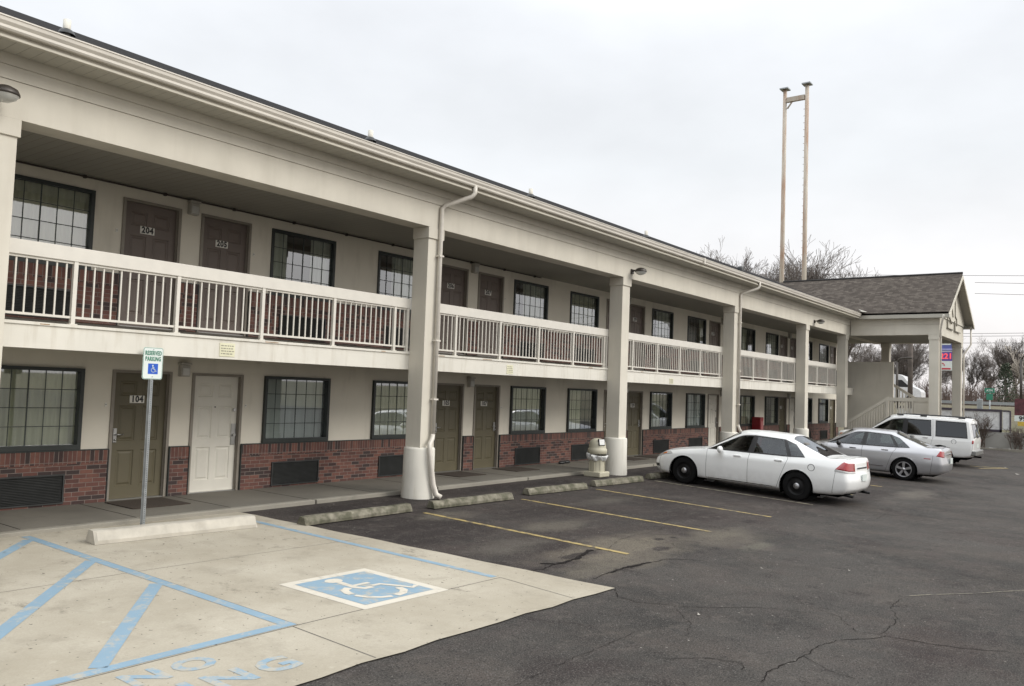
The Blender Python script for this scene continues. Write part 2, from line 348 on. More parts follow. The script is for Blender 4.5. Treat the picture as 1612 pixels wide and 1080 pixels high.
def m_pad():
    mt, nt, b = newmat('pad_concrete'); v = pos(nt)
    c = mixc(nt, rng(nt, noise(nt, v, .55, 7, .65), .36, .64), (.335,.300,.235), (.435,.398,.325))
    c = mixc(nt, rng(nt, noise(nt, v, 2.3, 8, .72), .52, .70, 0, .55), c, (.24,.215,.17))
    c = mixc(nt, rng(nt, noise(nt, pos(nt, (1,.6,1)), 1.1, 8, .78), .60, .70, 0, .75), c, (.12,.105,.083))
    c = mixc(nt, rng(nt, noise(nt, v, 6, 8, .8), .64, .70, 0, .7), c, (.13,.11,.09))
    c = mixc(nt, rng(nt, noise(nt, v, 4, 6, .7), .30, .40, .35, 0), c, (.50,.46,.38))
    c = mixc(nt, rng(nt, noise(nt, v, 60, 3, .7), .35, .65, 0, .22), c, (.20,.18,.14))
    c = mixc(nt, rng(nt, noise(nt, v, 22, 2, .5), .71, .735, 0, .8), c, (.05,.042,.035))
    nt.links.new(c, b.inputs['Base Color']); b.inputs['Roughness'].default_value = .92; b.inputs['Specular IOR Level'].default_value = .2
    bump(nt, b, noise(nt, v, 70, 4, .7), .5, .006); return mt
M['pad'] = m_pad()
M['walk'] = m_concrete('walk_concrete', (.135,.125,.105), (.19,.175,.145), (.075,.068,.058))
M['curb'] = m_concrete('curb_concrete', (.23,.215,.18), (.30,.28,.235), (.10,.09,.075))
def m_paint(name, col, under, wear=.5):
    mt, nt, b = newmat(name); v = pos(nt)
    w = rng(nt, noise(nt, v, 7, 7, .75), wear, wear+.13, 0, .9)
    c = mixc(nt, rng(nt, noise(nt, v, 2, 4), .3, .7, 0, .35), col, tuple(q*.8 for q in col)); c = mixc(nt, w, c, under)
    nt.links.new(c, b.inputs['Base Color']); b.inputs['Roughness'].default_value = .7; return mt
M['blue_paint'] = m_paint('blue_paint', (.205,.305,.385), (.38,.35,.285), .515)
M['blue_worn'] = m_paint('worn_blue_paint', (.215,.31,.385), (.38,.35,.285), .45)
M['white_paint'] = m_paint('white_paint', (.56,.52,.44), (.37,.34,.28), .55)
M['yellow_paint'] = m_paint('yellow_paint', (.37,.28,.105), (.06,.052,.046), .47)
M['pale_line'] = m_paint('pale_line_paint', (.28,.25,.18), (.06,.052,.046), .45)
M['crack'] = plain('crack', (.014,.012,.011), .95, spec=.1)
M['joint'] = plain('joint', (.11,.10,.085), .9)
def m_ground():
    mt, nt, b = newmat('ground'); v = pos(nt)
    c = mixc(nt, rng(nt, noise(nt, v, .25, 6, .6), .35, .65), (.09,.085,.045), (.14,.12,.075)); c = mixc(nt, rng(nt, noise(nt, v, 3, 4), .5, .7, 0, .6), c, (.06,.05,.035))
    nt.links.new(c, b.inputs['Base Color']); b.inputs['Roughness'].default_value = 1; bump(nt, b, noise(nt, v, 8, 4), .6, .05); return mt
M['ground'] = m_ground()

# ------------------------------------------------------------------ ground surface
def sm(a, b, t): t = min(1, max(0, (t-a)/(b-a))); return t*t*(3-2*t)
def gz(x, y):
    g = .008 + .016*sm(4, 11, x) + .014*sm(11, 19, x)
    g *= 1 - sm(52, 62, x)
    return .08 - g*max(0, min(7, -2.3-y))
def far(x, y):
    return 2.15*sm(56, 76, x)
def axis(parts):
    r = []
    for a, b, st in parts:
        n = max(1, round((b-a)/st)); r += [a+(b-a)*i/n for i in range(n)]
    r.append(parts[-1][1]); return r
def sheet(name, xs, ys, zf, mat):
    mb = MB(); nx = len(xs)
    mb.v = [(x, y, zf(x, y)) for y in ys for x in xs]
    for j in range(len(ys)-1):
        for i in range(nx-1): mb.f.append([j*nx+i, j*nx+i+1, (j+1)*nx+i+1, (j+1)*nx+i]); mb.sm.append(True)
    o = mb.build(name, mat); tag(o, kind='structure'); return o
sheet('ground', axis([(-900,-60,120),(-60,0,6),(0,50,1),(50,100,2),(100,1500,140)]), axis([(-1200,-60,120),(-60,-10,5),(-10,-1,.5),(-1,40,4),(40,1200,120)]), lambda x, y: gz(x, y)-.06+far(x, y), M['ground'])
sheet('parking_lot', axis([(-400,-60,30),(-60,0,6),(0,30,.5),(30,50,1)]), axis([(-400,-60,30),(-60,-12,4),(-12,-1.6,.4)]), lambda x, y: gz(x, y), M['asphalt'])
# concrete pad of the reserved space
def pad_edge(y): return 7.83 + (-2.3-y)*.06 + .012*math.sin(y*5)
def padmesh():
    mb = MB(); ys = axis([(-8.40,-1.86,.2)]); K = 34
    for y in ys:
        xe = pad_edge(y)
        for i in range(K+1):
            x = -6 + (xe+6)*i/K
            yy = y + (.02*math.sin(x*6.1) if y < -8.3 else 0)
            mb.v.append((x, yy, gz(x, yy)+.012))
    for j in range(len(ys)-1):
        for i in range(K): mb.f.append([j*(K+1)+i, j*(K+1)+i+1, (j+1)*(K+1)+i+1, (j+1)*(K+1)+i]); mb.sm.append(True)
    o = mb.build('concrete_pad', M['pad']); tag(o, kind='structure')
padmesh()
def ribbon(mb, pts, w, dz, step=.2, jit=0, seed=0):
    rr = random.Random(seed); P = [Vector((*p, 0)) for p in pts]; Q = [P[0]]
    for a, b in zip(P, P[1:]):
        n = max(1, int((b-a).length/step))
        for i in range(1, n+1): Q.append(a.lerp(b, i/n))
    i0 = len(mb.v); n = len(Q)
    for k, p in enumerate(Q):
        d = (Q[min(k+1,n-1)] - Q[max(k-1,0)]).normalized(); s = Vector((-d.y, d.x, 0))
        ww = w*(1 if not jit else rr.uniform(.3, 1.3)); c = p + s*(rr.uniform(-jit, jit) if jit else 0)
        for q in (c+s*ww/2, c-s*ww/2): mb.v.append((q.x, q.y, gz(q.x, q.y)+dz))
    for k in range(n-1): mb.f.append([i0+2*k, i0+2*k+1, i0+2*k+3, i0+2*k+2]); mb.sm.append(False)
mb = MB()
ribbon(mb, [(7.5,-2.2),(7.52,-7.22)], .10, .0145)
ribbon(mb, [(4.68,-1.95),(4.66,-7.15)], .11, .0145); ribbon(mb, [(1.9,-1.95),(1.9,-7.15)], .11, .0145)
ribbon(mb, [(1.845,-7.2),(4.72,-7.2)], .11, .0145)
ribbon(mb, [(4.62,-3.78),(1.96,-6.97)], .13, .0145); ribbon(mb, [(4.60,-5.18),(3.05,-7.14)], .13, .0145); ribbon(mb, [(4.62,-2.2),(1.96,-5.4)], .13, .0145)
o = mb.build('blue_bay_markings', M['blue_paint']); tag(o, kind='structure')
def flat_text(txt, size, cx, cy, mat, name, sx=1.0, bold=.0, space=1.0):
    mbt = text_mb(txt, size, Matrix.Translation((cx, cy, 0)), 0, bold, sx=sx, space=space)
    mbt.v = [(x, y, gz(x, y)+.0145) for x, y, z in mbt.v]
    mbt.f = mbt.f; mbt.sm = [False]*len(mbt.f); o = mbt.build(name, mat); tag(o, kind='structure')
flat_text('NO', .36, 3.38, -7.55, M['blue_worn'], 'painted_words', 1.1, .015, 1.3)
flat_text('PARKING', .40, 3.02, -7.98, M['blue_worn'], 'painted_words', 1.1, .015, 1.3)
# wheelchair symbol square
mb = MB()
def quadpatch(mb, x0, x1, y0, y1, dz, n=6):
    i0 = len(mb.v)
    for j in range(n+1):
        for i in range(n+1):
            x = x0+(x1-x0)*i/n; y = y0+(y1-y0)*j/n; mb.v.append((x, y, gz(x, y)+dz))
    for j in range(n):
        for i in range(n): a = i0+j*(n+1)+i; mb.f.append([a, a+1, a+n+2, a+n+1]); mb.sm.append(False)
quadpatch(mb, 5.47, 6.66, -7.30, -6.0, .0145)
tag(mb.build('white_symbol_border', M['white_paint']), kind='structure')
mb = MB(); quadpatch(mb, 5.585, 6.545, -7.185, -6.115, .0165); tag(mb.build('blue_symbol_field', M['blue_paint']), kind='structure')
mb = MB()
c0 = Vector((5.985, -6.255)); i0 = len(mb.v)
mb.face([(c0.x+.10*math.cos(t*.4488), c0.y+.09*math.sin(t*.4488), gz(c0.x, c0.y)+.019) for t in range(14)])
ribbon(mb, [(5.99,-6.32),(5.97,-6.60),(6.02,-6.70),(6.13,-6.70)], .075, .0185, .1)
ribbon(mb, [(5.99,-6.55),(6.22,-6.545)], .06, .0195, .1)
ribbon(mb, [(6.15,-6.665),(6.27,-6.665),(6.37,-6.85),(6.43,-6.99),(6.53,-6.945)], .06, .0195, .1)
ribbon(mb, [(5.90,-6.585),(5.80,-6.64),(5.755,-6.74),(5.755,-6.80)], .085, .0195, .1)
ribbon(mb, [(5.745,-6.86),(5.80,-6.99),(5.90,-7.08),(6.01,-7.115)], .06, .0195, .1)
ribbon(mb, [(6.07,-7.11),(6.19,-7.085),(6.28,-7.01),(6.31,-6.90)], .085, .0195, .1)
tag(mb.build('white_wheelchair_symbol', M['white_paint']), kind='structure')
# saw joints
mb = MB()
ribbon(mb, [(-2,-7.29),(4.66,-7.275),(7.56,-7.28)], .012, .0135)
ribbon(mb, [(4.66,-7.275),(4.60,-8.37)], .012, .0135); ribbon(mb, [(7.56,-7.28),(7.42,-8.36)], .012, .0135)
ribbon(mb, [(4.735,-1.95),(4.72,-7.27)], .008, .0135); ribbon(mb, [(0,-4.55),(3.4,-4.55),(7.1,-4.62),(7.9,-4.63)], .008, .0135)
tag(mb.build('pad_joints', M['joint']), kind='structure')
mb = MB()
for x in (10.2, 12.92, 15.65): ribbon(mb, [(x,-3.6),(x-.04 if x > 11 else 10.12,-7.5)], .095, .006)
ribbon(mb, [(21.25,-3.6),(21.2,-7.5)], .095, .006)
for x in (24.0, 26.75, 29.5): ribbon(mb, [(x,-3.6),(x-.02,-7.5)], .095, .006)
ribbon(mb, [(34.9,-8.3),(36.6,-9.0)], .12, .006); ribbon(mb, [(35.6,-7.9),(36.6,-9.0)], .12, .006)
tag(mb.build('yellow_stall_lines', M['yellow_paint']), kind='structure')
mb = MB(); ribbon(mb, [(18.44,-3.55),(18.36,-7.42)], .095, .006); ribbon(mb, [(10.6,-10.9),(10.9,-11.1),(11.4,-11.5),(12.2,-12.0)], .015, .006); tag(mb.build('faded_stall_line', M['pale_line']), kind='structure')
mb = MB()
CR = [([(6.33,-10.79),(6.58,-10.73),(7.25,-10.81),(7.64,-10.79),(8.06,-10.88),(8.34,-11.08),(8.55,-11.16),(8.57,-11.45),(8.65,-11.78),(8.91,-12.24)],.018),
 ([(8.55,-11.16),(8.55,-11.07),(8.48,-10.9),(8.62,-10.83)],.012), ([(10.41,-10.89),(9.88,-10.9),(9.46,-11.06),(9.11,-11.1),(8.61,-11.1)],.012),
 ([(8.25,-8.38),(7.9,-8.62),(7.87,-8.85),(8.04,-9.21),(8.32,-9.54),(8.69,-9.84),(8.9,-10.3)],.016), ([(7.95,-6.65),(8.01,-7.2),(8.35,-7.3),(8.77,-7.23),(9.24,-7.19),(9.91,-7.0),(10.12,-7.15)],.028),
 ([(8.6,-7.1),(8.77,-7.25),(9.24,-7.22),(9.7,-7.1),(9.95,-7.02)],.07),
 ([(8.43,-7.99),(8.82,-7.93),(9.17,-7.91),(9.52,-7.94),(9.86,-7.96),(10.27,-8.0),(10.5,-8.21),(10.61,-8.44)],.025), ([(8.9,-7.93),(9.3,-7.90),(9.9,-7.95)],.05),
 ([(10.12,-7.15),(10.9,-6.9),(11.49,-6.85),(11.81,-6.89),(12.27,-6.87),(12.53,-6.79)],.012), ([(8.04,-9.21),(7.5,-9.65),(7.07,-9.81)],.01), ([(6.28,-9.98),(6.59,-10.23),(6.67,-10.48),(6.5,-10.57)],.012), ([(7.25,-10.81),(7.0,-11.1),(6.95,-11.3)],.01),
 ([(4.9,-9.49),(5.33,-9.47),(5.84,-9.44),(6.36,-9.44),(6.9,-9.42),(7.6,-9.6)],.01), ([(16,-8.4),(17.5,-8.9),(19.2,-8.8),(21.0,-9.2)],.015),([(9.6,-9.9),(9.2,-10.2),(9.0,-10.6),(8.6,-10.83)],.008)]
for i, (p, w) in enumerate(CR): ribbon(mb, p, w*.55 if w < .03 else w*.8, .005, .06, .016, i)
tag(mb.build('asphalt_cracks', M['crack']), kind='structure')
# litter specks on the lot
rr = random.Random(5)
mb = MB()
for i in range(90):
    x = rr.uniform(6, 24); y = rr.uniform(-11.5, -3.2); r = rr.uniform(.004, .012); a = rr.uniform(0, 3.1)
    if x < pad_edge(y)+.1 and y > -8.5: continue
    z = gz(x, y); mb.face([(x+r*math.cos(a+k*2.1)*rr.uniform(.5,1.3), y+r*math.sin(a+k*2.1), z+.007+.004*(k % 2)) for k in range(3)])
for x, y, r in ((11.6,-10.0,.028),(7.9,-9.55,.03),(33.9,-9.6,.14),(35.2,-9.9,.10),(36.9,-8.9,.08)):
    z = gz(x, y); mb.face([(x-r, y, z+.008), (x, y-r*.6, z+.008), (x+r, y+.02, z+.012), (x+.01, y+r*.5, z+.03)])
tag(mb.build('litter', plain('litter', (.36,.34,.30), .8)), 'scattered pale paper scraps and grit lying on the asphalt', 'litter', kind='stuff')
# dark leaves on the pad
mb = MB()
for i in range(60):
    x = rr.uniform(1.5, 7.4); y = rr.uniform(-8.0, -2.1) if i % 2 else rr.uniform(-4.2, -2.4); r = rr.uniform(.008, .028); a = rr.uniform(0, 3.1); z = gz(x, y)
    mb.face([(x+r*math.cos(a+k*1.57)*(1 if k % 2 else .4), y+r*math.sin(a+k*1.57)*(1 if k % 2 else .4), z+.028) for k in range(4)])
tag(mb.build('leaf_litter', plain('dead_leaf', (.05,.035,.025), .9)), 'small dead leaves and crumbs scattered on the pale concrete pad', 'leaves', kind='stuff')

# ------------------------------------------------------------------ walkway
WZ = .15
mb = MB(); mb.box(-6, 46.2, -1.74, .3, -.1, WZ)
tag(mb.build('walkway', M['walk']), kind='structure')
mb = MB(); x = -6
rr = random.Random(2)
for x0 in axis([(-6,46.2,3.05)])[:-1]:
    mb.bevbox(x0+.006, x0+3.05-.006, -1.87, -1.745, -.1, WZ-.002+rr.uniform(-.004,.004), .012)
tag(mb.build('kerb', M['curb']), kind='structure')
mb = MB()
for x0 in axis([(-4.48,46,1.525)]): mb.box(x0-.006, x0+.006, -1.74, -.06, WZ, WZ+.002)
tag(mb.build('walkway_joints', M['crack']), kind='structure')

# ------------------------------------------------------------------ motel building
X0, X1 = -1.5, 46.2
Z2 = 2.95                     # upper floor level
MOT = empty('motel_building', (22, 0, 0), label='two storey cream motel block with brick wainscot, open balcony and square columns', cat='building')
win_x = [4.63, 9.52, 12.27, 17.13, 19.82, 24.82, 27.56, 32.55, 35.39, 40.2, 42.9]
WW = 1.555
door_x = [(6.64,'L'), (8.04,'R'), (14.24,'L'), (15.66,'R'), (21.85,'L'), (23.28,'R'), (29.45,'L'), (30.87,'R'), (37.12,'L'), (38.50,'R'), (44.75,'L')]
DW = 1.02
def wall_with_holes(mb, x0, x1, z0, z1, holes, y0, y1):
    xs = sorted({x0, x1, *[h[0] for h in holes], *[h[1] for h in holes]})
    for a, b in zip(xs, xs[1:]):
        hs = sorted([(h[2], h[3]) for h in holes if h[0] <= a+1e-6 and h[1] >= b-1e-6]); z = z0
        for p, q in hs:
            if p > z: mb.box(a, b, y0, y1, z, p)
            z = q
        if z < z1: mb.box(a, b, y0, y1, z, z1)
holes = []
for base in (WZ, Z2):
    for x in win_x: holes.append((x, x+WW, base+.84, base+2.09))
    for x, h in door_x: holes.append((x, x+DW, base, base+2.09))
mb = MB(); wall_with_holes(mb, X0, X1, 0, 5.95, holes, 0, .2)
mb.box(X1-.2, X1, .2, 8.3, 0, 5.95); mb.box(X0, X0+.2, .2, 8.3, 0, 5.95); mb.box(X0, X1, 8.1, 8.3, 0, 5.95)
mb.build('wall', M['stucco'], MOT, merge=False)
mb = MB(); mb.box(X0+.2, X1-.2, 1.7, 1.75, .1, 5.9); mb.box(X0+.2, X1-.2, .2, 1.7, 2.55, 2.95); mb.box(X0+.2, X1-.2, .2, 1.7, .0, .148); mb.box(X0+.2, X1-.2, .2, 1.7, 5.3, 5.4)
mb.build('room_interior', M['room'], MOT)
# brick wainscot between doors
segs = []; xprev = X0
for x, h in door_x: segs.append((xprev, x)); xprev = x+DW
segs.append((xprev, X1))
for base in (WZ, Z2):
    mb = MB(); ms = MB(); mc = MB()
    for a, b in segs:
        if b-a < .05: continue
        mb.box(a+.01, b-.01, -.05, -.002, base, base+.62); ms.box(a+.01, b-.01, -.05, -.002, base+.62, base+.82)
        mc.box(a+.006, b-.006, -.058, -.002, base+.82, base+.835)
        for xx in (a, b-.016): mc.box(xx, xx+.016, -.062, -.003, base, base+.82)
    w = mb.build('brick_wainscot', M['brick'], MOT); ms.build('soldier_course', M['soldier'], w); mc.build('dark_edging', M['window_frame'], w)
rr = random.Random(11)
def window(x, zb, style):
    z0, z1 = zb+.84, zb+2.09; t = .055
    f = MB(); ya, yb = -.03, .06
    if zb < 1: ya = -.062
    f.box(x, x+WW, ya, yb, z0, z0+.075); f.box(x, x+WW, ya+.004, yb, z1-t, z1); f.box(x, x+t, ya+.002, yb, z0+.075, z1-t); f.box(x+WW-t, x+WW, ya+.002, yb, z0+.075, z1-t)
    fr = f.build('window', M['window_frame'], MOT)
    g = MB()
    n, k = 6, 4
    for i in range(1, n):
        xx = x+t+(WW-2*t)*i/n; w = .010 if i == 3 else .006; g.box(xx-w, xx+w, .026, .031, z0+.075, z1-t)
    for j in range(1, k):
        zz = z0+.075+(z1-t-z0-.075)*j/k; g.box(x+t, x+WW-t, .0265, .0305, zz-.006, zz+.006)
    g.build('muntin', M['muntin'], fr)
    p = MB(); tl = rr.uniform(-.006, .006); tv = rr.uniform(-.004, .004)
    p.face([(x+t, .034, z0+.07), (x+WW-t, .034+tl, z0+.07), (x+WW-t, .034+tl+tv, z1-t), (x+t, .034+tv, z1-t)]); p.build('pane', M['glass'], fr, fix=False)
    # curtains
    def cur(xa, xb, mat, amp=.025, wl=.11, top=0.0):
        c = MB(); n = max(8, int((xb-xa)/.02)); i0 = 0; ph = rr.uniform(0, 6)
        for j, zz in enumerate((z0+.03, z0+.5, z1-.02-top)):
            for i in range(n+1):
                xx = xa+(xb-xa)*i/n
                c.v.append((xx, .13+amp*math.sin(xx/wl*6.28+ph+.5*math.sin(xx*7))*(1 if j < 2 else .7)+.01*math.sin(zz*5+xx*9), zz))
        for j in range(2):
            for i in range(n): a = j*(n+1)+i; c.f.append([a, a+1, a+n+2, a+n+1]); c.sm.append(True)
        c.build('curtain', mat, fr, fix=False)
    if style == 0: cur(x+.01, x+WW-.01, M['curtain'])
    elif style == 1: cur(x+.01, x+WW*.62, M['curtain'])
    elif style == 2: cur(x+.01, x+WW-.01, M['sheer'], .008, .3)
    elif style == 3: cur(x+.01, x+WW*.30, M['curtain_white']); cur(x+WW*.66, x+WW-.01, M['curtain_white']); 
    elif style == 4: cur(x+WW*.36, x+WW-.02, M['curtain_white'])
    elif style == 5: cur(x+.01, x+WW*.22, M['curtain']); cur(x+WW*.8, x+WW-.01, M['curtain'])
low = [0, 2, 0, 0, 1, 1, 2, 0, 5, 5, 5]; upp = [0, 3, 4, 4, 0, 4, 5, 1, 4, 5, 4]
for i, x in enumerate(win_x): window(x, WZ, low[i]); window(x, Z2, upp[i])
def door_leaf(x, z, w, h, y):
    mb = MB(); st = w*.13; mid = w*.12; pw = (w-2*st-mid)/2
    rows = [(.20, .78), (.93, 1.50), (1.66, 1.90)]
    xs = [x, x+st, x+st+pw, x+st+pw+mid, x+st+2*pw+mid, x+w]; zs = [z, *[z+q*h/2.03 for r in rows for q in r], z+h]
    for i in range(5):
        for j in range(len(zs)-1):
            a, b, c, d = xs[i], xs[i+1], zs[j], zs[j+1]
            if i in (1, 3) and j % 2 == 1:
                def ring(ins, yy): return [(a+ins, yy, c+ins), (b-ins, yy, c+ins), (b-ins, yy, d-ins), (a+ins, yy, d-ins)]
                r = [ring(0, y), ring(.014, y+.014), ring(.03, y+.014), ring(.055, y+.003)]
                for p, q in zip(r, r[1:]):
                    for k in range(4): mb.face([p[k], p[(k+1) % 4], q[(k+1) % 4], q[k]])
                mb.face(r[-1])
            else: mb.face([(a,y,c),(b,y,c),(b,y,d),(a,y,d)])
    mb.face([(x,y,z),(x,y,z+h),(x,y+.04,z+h),(x,y+.04,z)]); mb.face([(x+w,y,z),(x+w,y,z+h),(x+w,y+.04,z+h),(x+w,y+.04,z)])
    return mb
def door(x, side, zb, mat, num, label=None, bar=False):
    fw = .05; lx = x+fw; lw = DW-2*fw; lh = 2.03; y = .055
    d = door_leaf(lx, zb+.015, lw, lh, y).build('door', mat, MOT, fix=False)
    if label: d['label'] = label
    f = MB()
    f.box(x, x+fw, -.025, .12, zb, zb+2.09); f.box(x+DW-fw, x+DW, -.025, .12, zb, zb+2.09); f.box(x+fw, x+DW-fw, -.022, .12, zb+.015+lh+.003, zb+2.09)
    f.box(x+fw, x+fw+.012, .02, .05, zb+.01, zb+2.04); f.box(x+DW-fw-.012, x+DW-fw, .02, .05, zb+.01, zb+2.04)
    f.build('door_frame', M['door_frame'], d)
    MB().box(lx, lx+lw, -.01, .1, zb+.001, zb+.013).build('threshold', M['steel'], d)
    hx = lx+.07 if side == 'L' else lx+lw-.07; dr = 1 if side == 'L' else -1; hz = zb+1.02
    h = MB(); h.bevbox(hx-.03, hx+.03, y-.022, y+.002, hz-.10, hz+.13, .006); h.lathe([(.0,-.03),(.016,-.03),(.018,0)], (hx, y-.02, hz-.055), 12, 'y')
    h.tube([(hx, y-.02, hz+.03), (hx, y-.06, hz+.03), (hx+dr*.03, y-.065, hz+.03), (hx+dr*.12, y-.06, hz+.03)], .010, 8)
    if bar:
        h = MB(); hx = lx+lw-.07; h.bevbox(hx-.045, hx+.045, y-.02, y+.002, zb+.82, zb+1.20, .004); h.tube([(hx, y-.02, zb+1.0), (hx, y-.06, zb+1.0)], .028, 12)
        MB().tube([(hx, y+.0, zb+1.45), (hx, y-.03, zb+1.45)], .03, 12).build('deadbolt', M['steel'], d); MB().tube([(x+DW/2, y, zb+1.5), (x+DW/2, y-.012, zb+1.5)], .012, 8).build('peephole', M['ink'], d)
    h.build('handle', M['steel'], d)
    if num:
        p = MB(); cx, cz = x+DW/2-.05, zb+1.62; p.bevbox(cx-.125, cx+.125, y-.012, y-.001, cz-.062, cz+.062, .004)
        pl = p.build('number_plate', M['plate'], d)
        text_mb(num, .14, frame_front(cx, y-.0135, cz), .0015, .006, sx=.9, space=1.12).build('number', M['ink'], d, fix=False)
    return d
lownum = {0:'104', 2:'105', 3:'107', 4:'108', 5:'109', 8:'112', 10:'114'}; uppnum = ['204','205','206','207','208','209','210','211','212','213','214']
for i, (x, s) in enumerate(door_x):
    if i in (1, 6, 9): door(x, s, WZ, M['door_white'], None, 'cream white service door with no room number', True)
    else: door(x, s, WZ, M['door_olive'], lownum.get(i))
    door(x, s, Z2, M['door_brown'], uppnum[i])
# AC grilles
for x in win_x:
    for zb in (WZ, Z2):
        g = MB(); a, b = x+.22, x+1.34; z0, z1 = zb+.03, zb+.475
        g.box(a, b, -.075, -.052, z0, z0+.02); g.box(a, b, -.075, -.052, z1-.02, z1); g.box(a, a+.02, -.075, -.052, z0+.02, z1-.02); g.box(b-.02, b, -.075, -.052, z0+.02, z1-.02)
        n = 17
        for k in range(n):
            zz = z0+.022+(z1-z0-.045)*k/n
            g.face([(a+.02, -.060, zz), (b-.02, -.060, zz), (b-.02, -.074, zz+.014), (a+.02, -.074, zz+.014)])
        g.box(a+.01, b-.01, -.0525, -.051, z0+.01, z1-.01)
        g.build('air_conditioner_grille', M['grille'], MOT)
# small room buttons
for x, s in door_x:
    for zb in (WZ, Z2):
        xx = x-.08 if s == 'L' else x+DW+.08
        m_ = MB(); m_.bevbox(xx-.018, xx+.018, -.012, 0, zb+1.50, zb+1.56, .003); b_ = m_.build('door_bell', M['plate'], MOT); MB().box(xx-.006, xx+.006, -.0145, -.0125, zb+1.525, zb+1.54).build('button', M['ink'], b_)
# wall lamps between door pairs
for i in range(0, 10, 2):
    xx = (door_x[i][0]+DW+door_x[i+1][0])/2
    for zb in (WZ, Z2):
        l = MB(); l.bevbox(xx-.085, xx+.085, -.11, -.001, zb+2.02, zb+2.22, .012)
        l.bevbox(xx-.10, xx+.10, -.13, -.001, zb+2.222, zb+2.26, .008)
        q = l.build('wall_lamp', M['lampbox'], MOT); MB().bevbox(xx-.065, xx+.065, -.125, -.111, zb+2.04, zb+2.17, .006).build('diffuser', M['lens'], q)
# upper balcony slab + ceiling
SY = -2.1
mb = MB(); mb.box(X0, 41.2, SY, 0, 2.62, 2.78); mb.face([(X0,SY+.1,2.781),(41.2,SY+.1,2.781),(41.2,0,2.945),(X0,0,2.945)])
mb.build('balcony_floor', M['walk'], MOT)
mb = MB(); mb.box(X0, 41.2, SY-.02, SY+.16, 2.455, 2.745); mb.box(X0, 41.2, SY-.04, SY+.16, 2.747, 2.785)
mb.build('slab_fascia', M['white_trim'], MOT)
mb = MB(); mb.box(X0, 41.2, SY+.165, -.002, 2.60, 2.615); mb.build('walkway_ceiling', M['ceiling'], MOT)
RUST = plain('rust', (.33,.22,.13), .9, var=.4, scale=20)
for x, w in ((4.6,.12),(7.95,.25),(10.45,.10),(12.0,.16),(13.35,.30),(17.5,.2),(20.2,.15),(27.6,.5)):
    MB().box(x, x+w, SY-.0412, SY-.0402, 2.755, 2.768).build('rust_stain', RUST, MOT)
mb = MB(); mb.box(X0, X1, -2.10, -.002, 5.25, 5.27); mb.build('balcony_ceiling', M['ceiling'], MOT)
# conduit along ceiling
mb = MB(); mb.tube([(X0, -.03, 5.225), (18.3, -.03, 5.225)], .014, 6)
for x in axis([(2,18,1.3)]): mb.box(x-.02, x+.02, -.05, -.002, 5.20, 5.249)
mb.build('conduit', M['bronze'], MOT)
# frieze beam
CW = .38
mb = MB(); mb.box(X0, 45.2, -2.52, -2.12, 5.14, 5.585); mb.box(X0, 45.2, -2.535, -2.12, 5.589, 5.75); mb.box(X0, 45.2, -2.55, -2.12, 5.754, 5.895)
mb.build('frieze_beam', M['trim'], MOT)
mb = MB(); mb.box(X0, 46.8, -2.98, -2.551, 5.885, 5.895); mb.build('soffit', M['soffit'], MOT)
# fascia + gutter
mb = MB(); mb.box(X0, 38.8, -3.0, -2.981, 5.88, 6.06); mb.box(X0, 38.8, -3.02, -3.001, 5.885, 5.915)
mb.build('fascia', M['trim'], MOT)
def gutter(pts, name='gutter', parent=None):
    prof = [(0,0),(.07,0),(.085,.02),(.085,.05),(.11,.085),(.115,.13),(.125,.13),(.125,.145),(.105,.145),(.10,.10),(.0,.10)]
    m_ = MB(); m_.sweep(pts, prof); return m_.build(name, M['gutter'], parent)
gutter([(X0, -3.001, 5.955), (38.72, -3.001, 5.955)], 'gutter', MOT)
mb = MB(); mb.box(26.0-4.02, 26.0-3.94, -3.137, -3.005, 5.945, 6.115); mb.build('gutter_joint', M['gutter'], MOT)
# main roof
RS = .417; ys_, zs_ = -3.05, 6.10; yr = 4.05; zr = zs_+RS*(yr-ys_)
mb = MB()
mb.face([(X0-.2,ys_,zs_),(46.8,ys_,zs_),(46.8,yr,zr),(X0-.2,yr,zr)]); mb.face([(X0-.2,yr,zr),(46.8,yr,zr),(46.8,yr+7.04,zs_),(X0-.2,yr+7.04,zs_)])
mb.face([(X0-.2,ys_,zs_-.03),(46.8,ys_,zs_-.03),(46.8,ys_,zs_),(X0-.2,ys_,zs_)])
m_sh = M['shingle']
r_ = mb.build('roof', plain('roof_shingle_dark', (.022,.021,.021), 1, var=.3, scale=12, spec=.05), MOT, fix=False)
mb = MB(); mb.face([(46.2,-2.5,5.95),(46.2,8.3,5.95),(46.2,yr,zr-.1)]); mb.face([(X0,-2.5,5.95),(X0,8.3,5.95),(X0,yr,zr-.1)]); mb.build('gable_wall', M['stucco'], MOT)
# roof vent pipes
for i, x in enumerate((5.17, 10.98, 16.37, 22.4)):
    zb = zs_+RS*(-1-ys_)
    p = MB(); p.tube([(x,-1,zb-.05),(x,-1,7.16)], .052, 12); v = p.build('vent_pipe', M['white_trim'], MOT)
    MB().lathe([(.12,-.02),(.10,.025),(.075,.05),(.055,.06)], (x,-1,zb+.01), 14).build('flashing', M['black_metal'], v)
mb = MB(); mb.lathe([(.0,.16),(.10,.15),(.13,.08),(.13,-.05)], (29.4,-1.2,zs_+RS*1.8+.02), 14); mb.build('roof_vent', M['black_metal'], MOT)
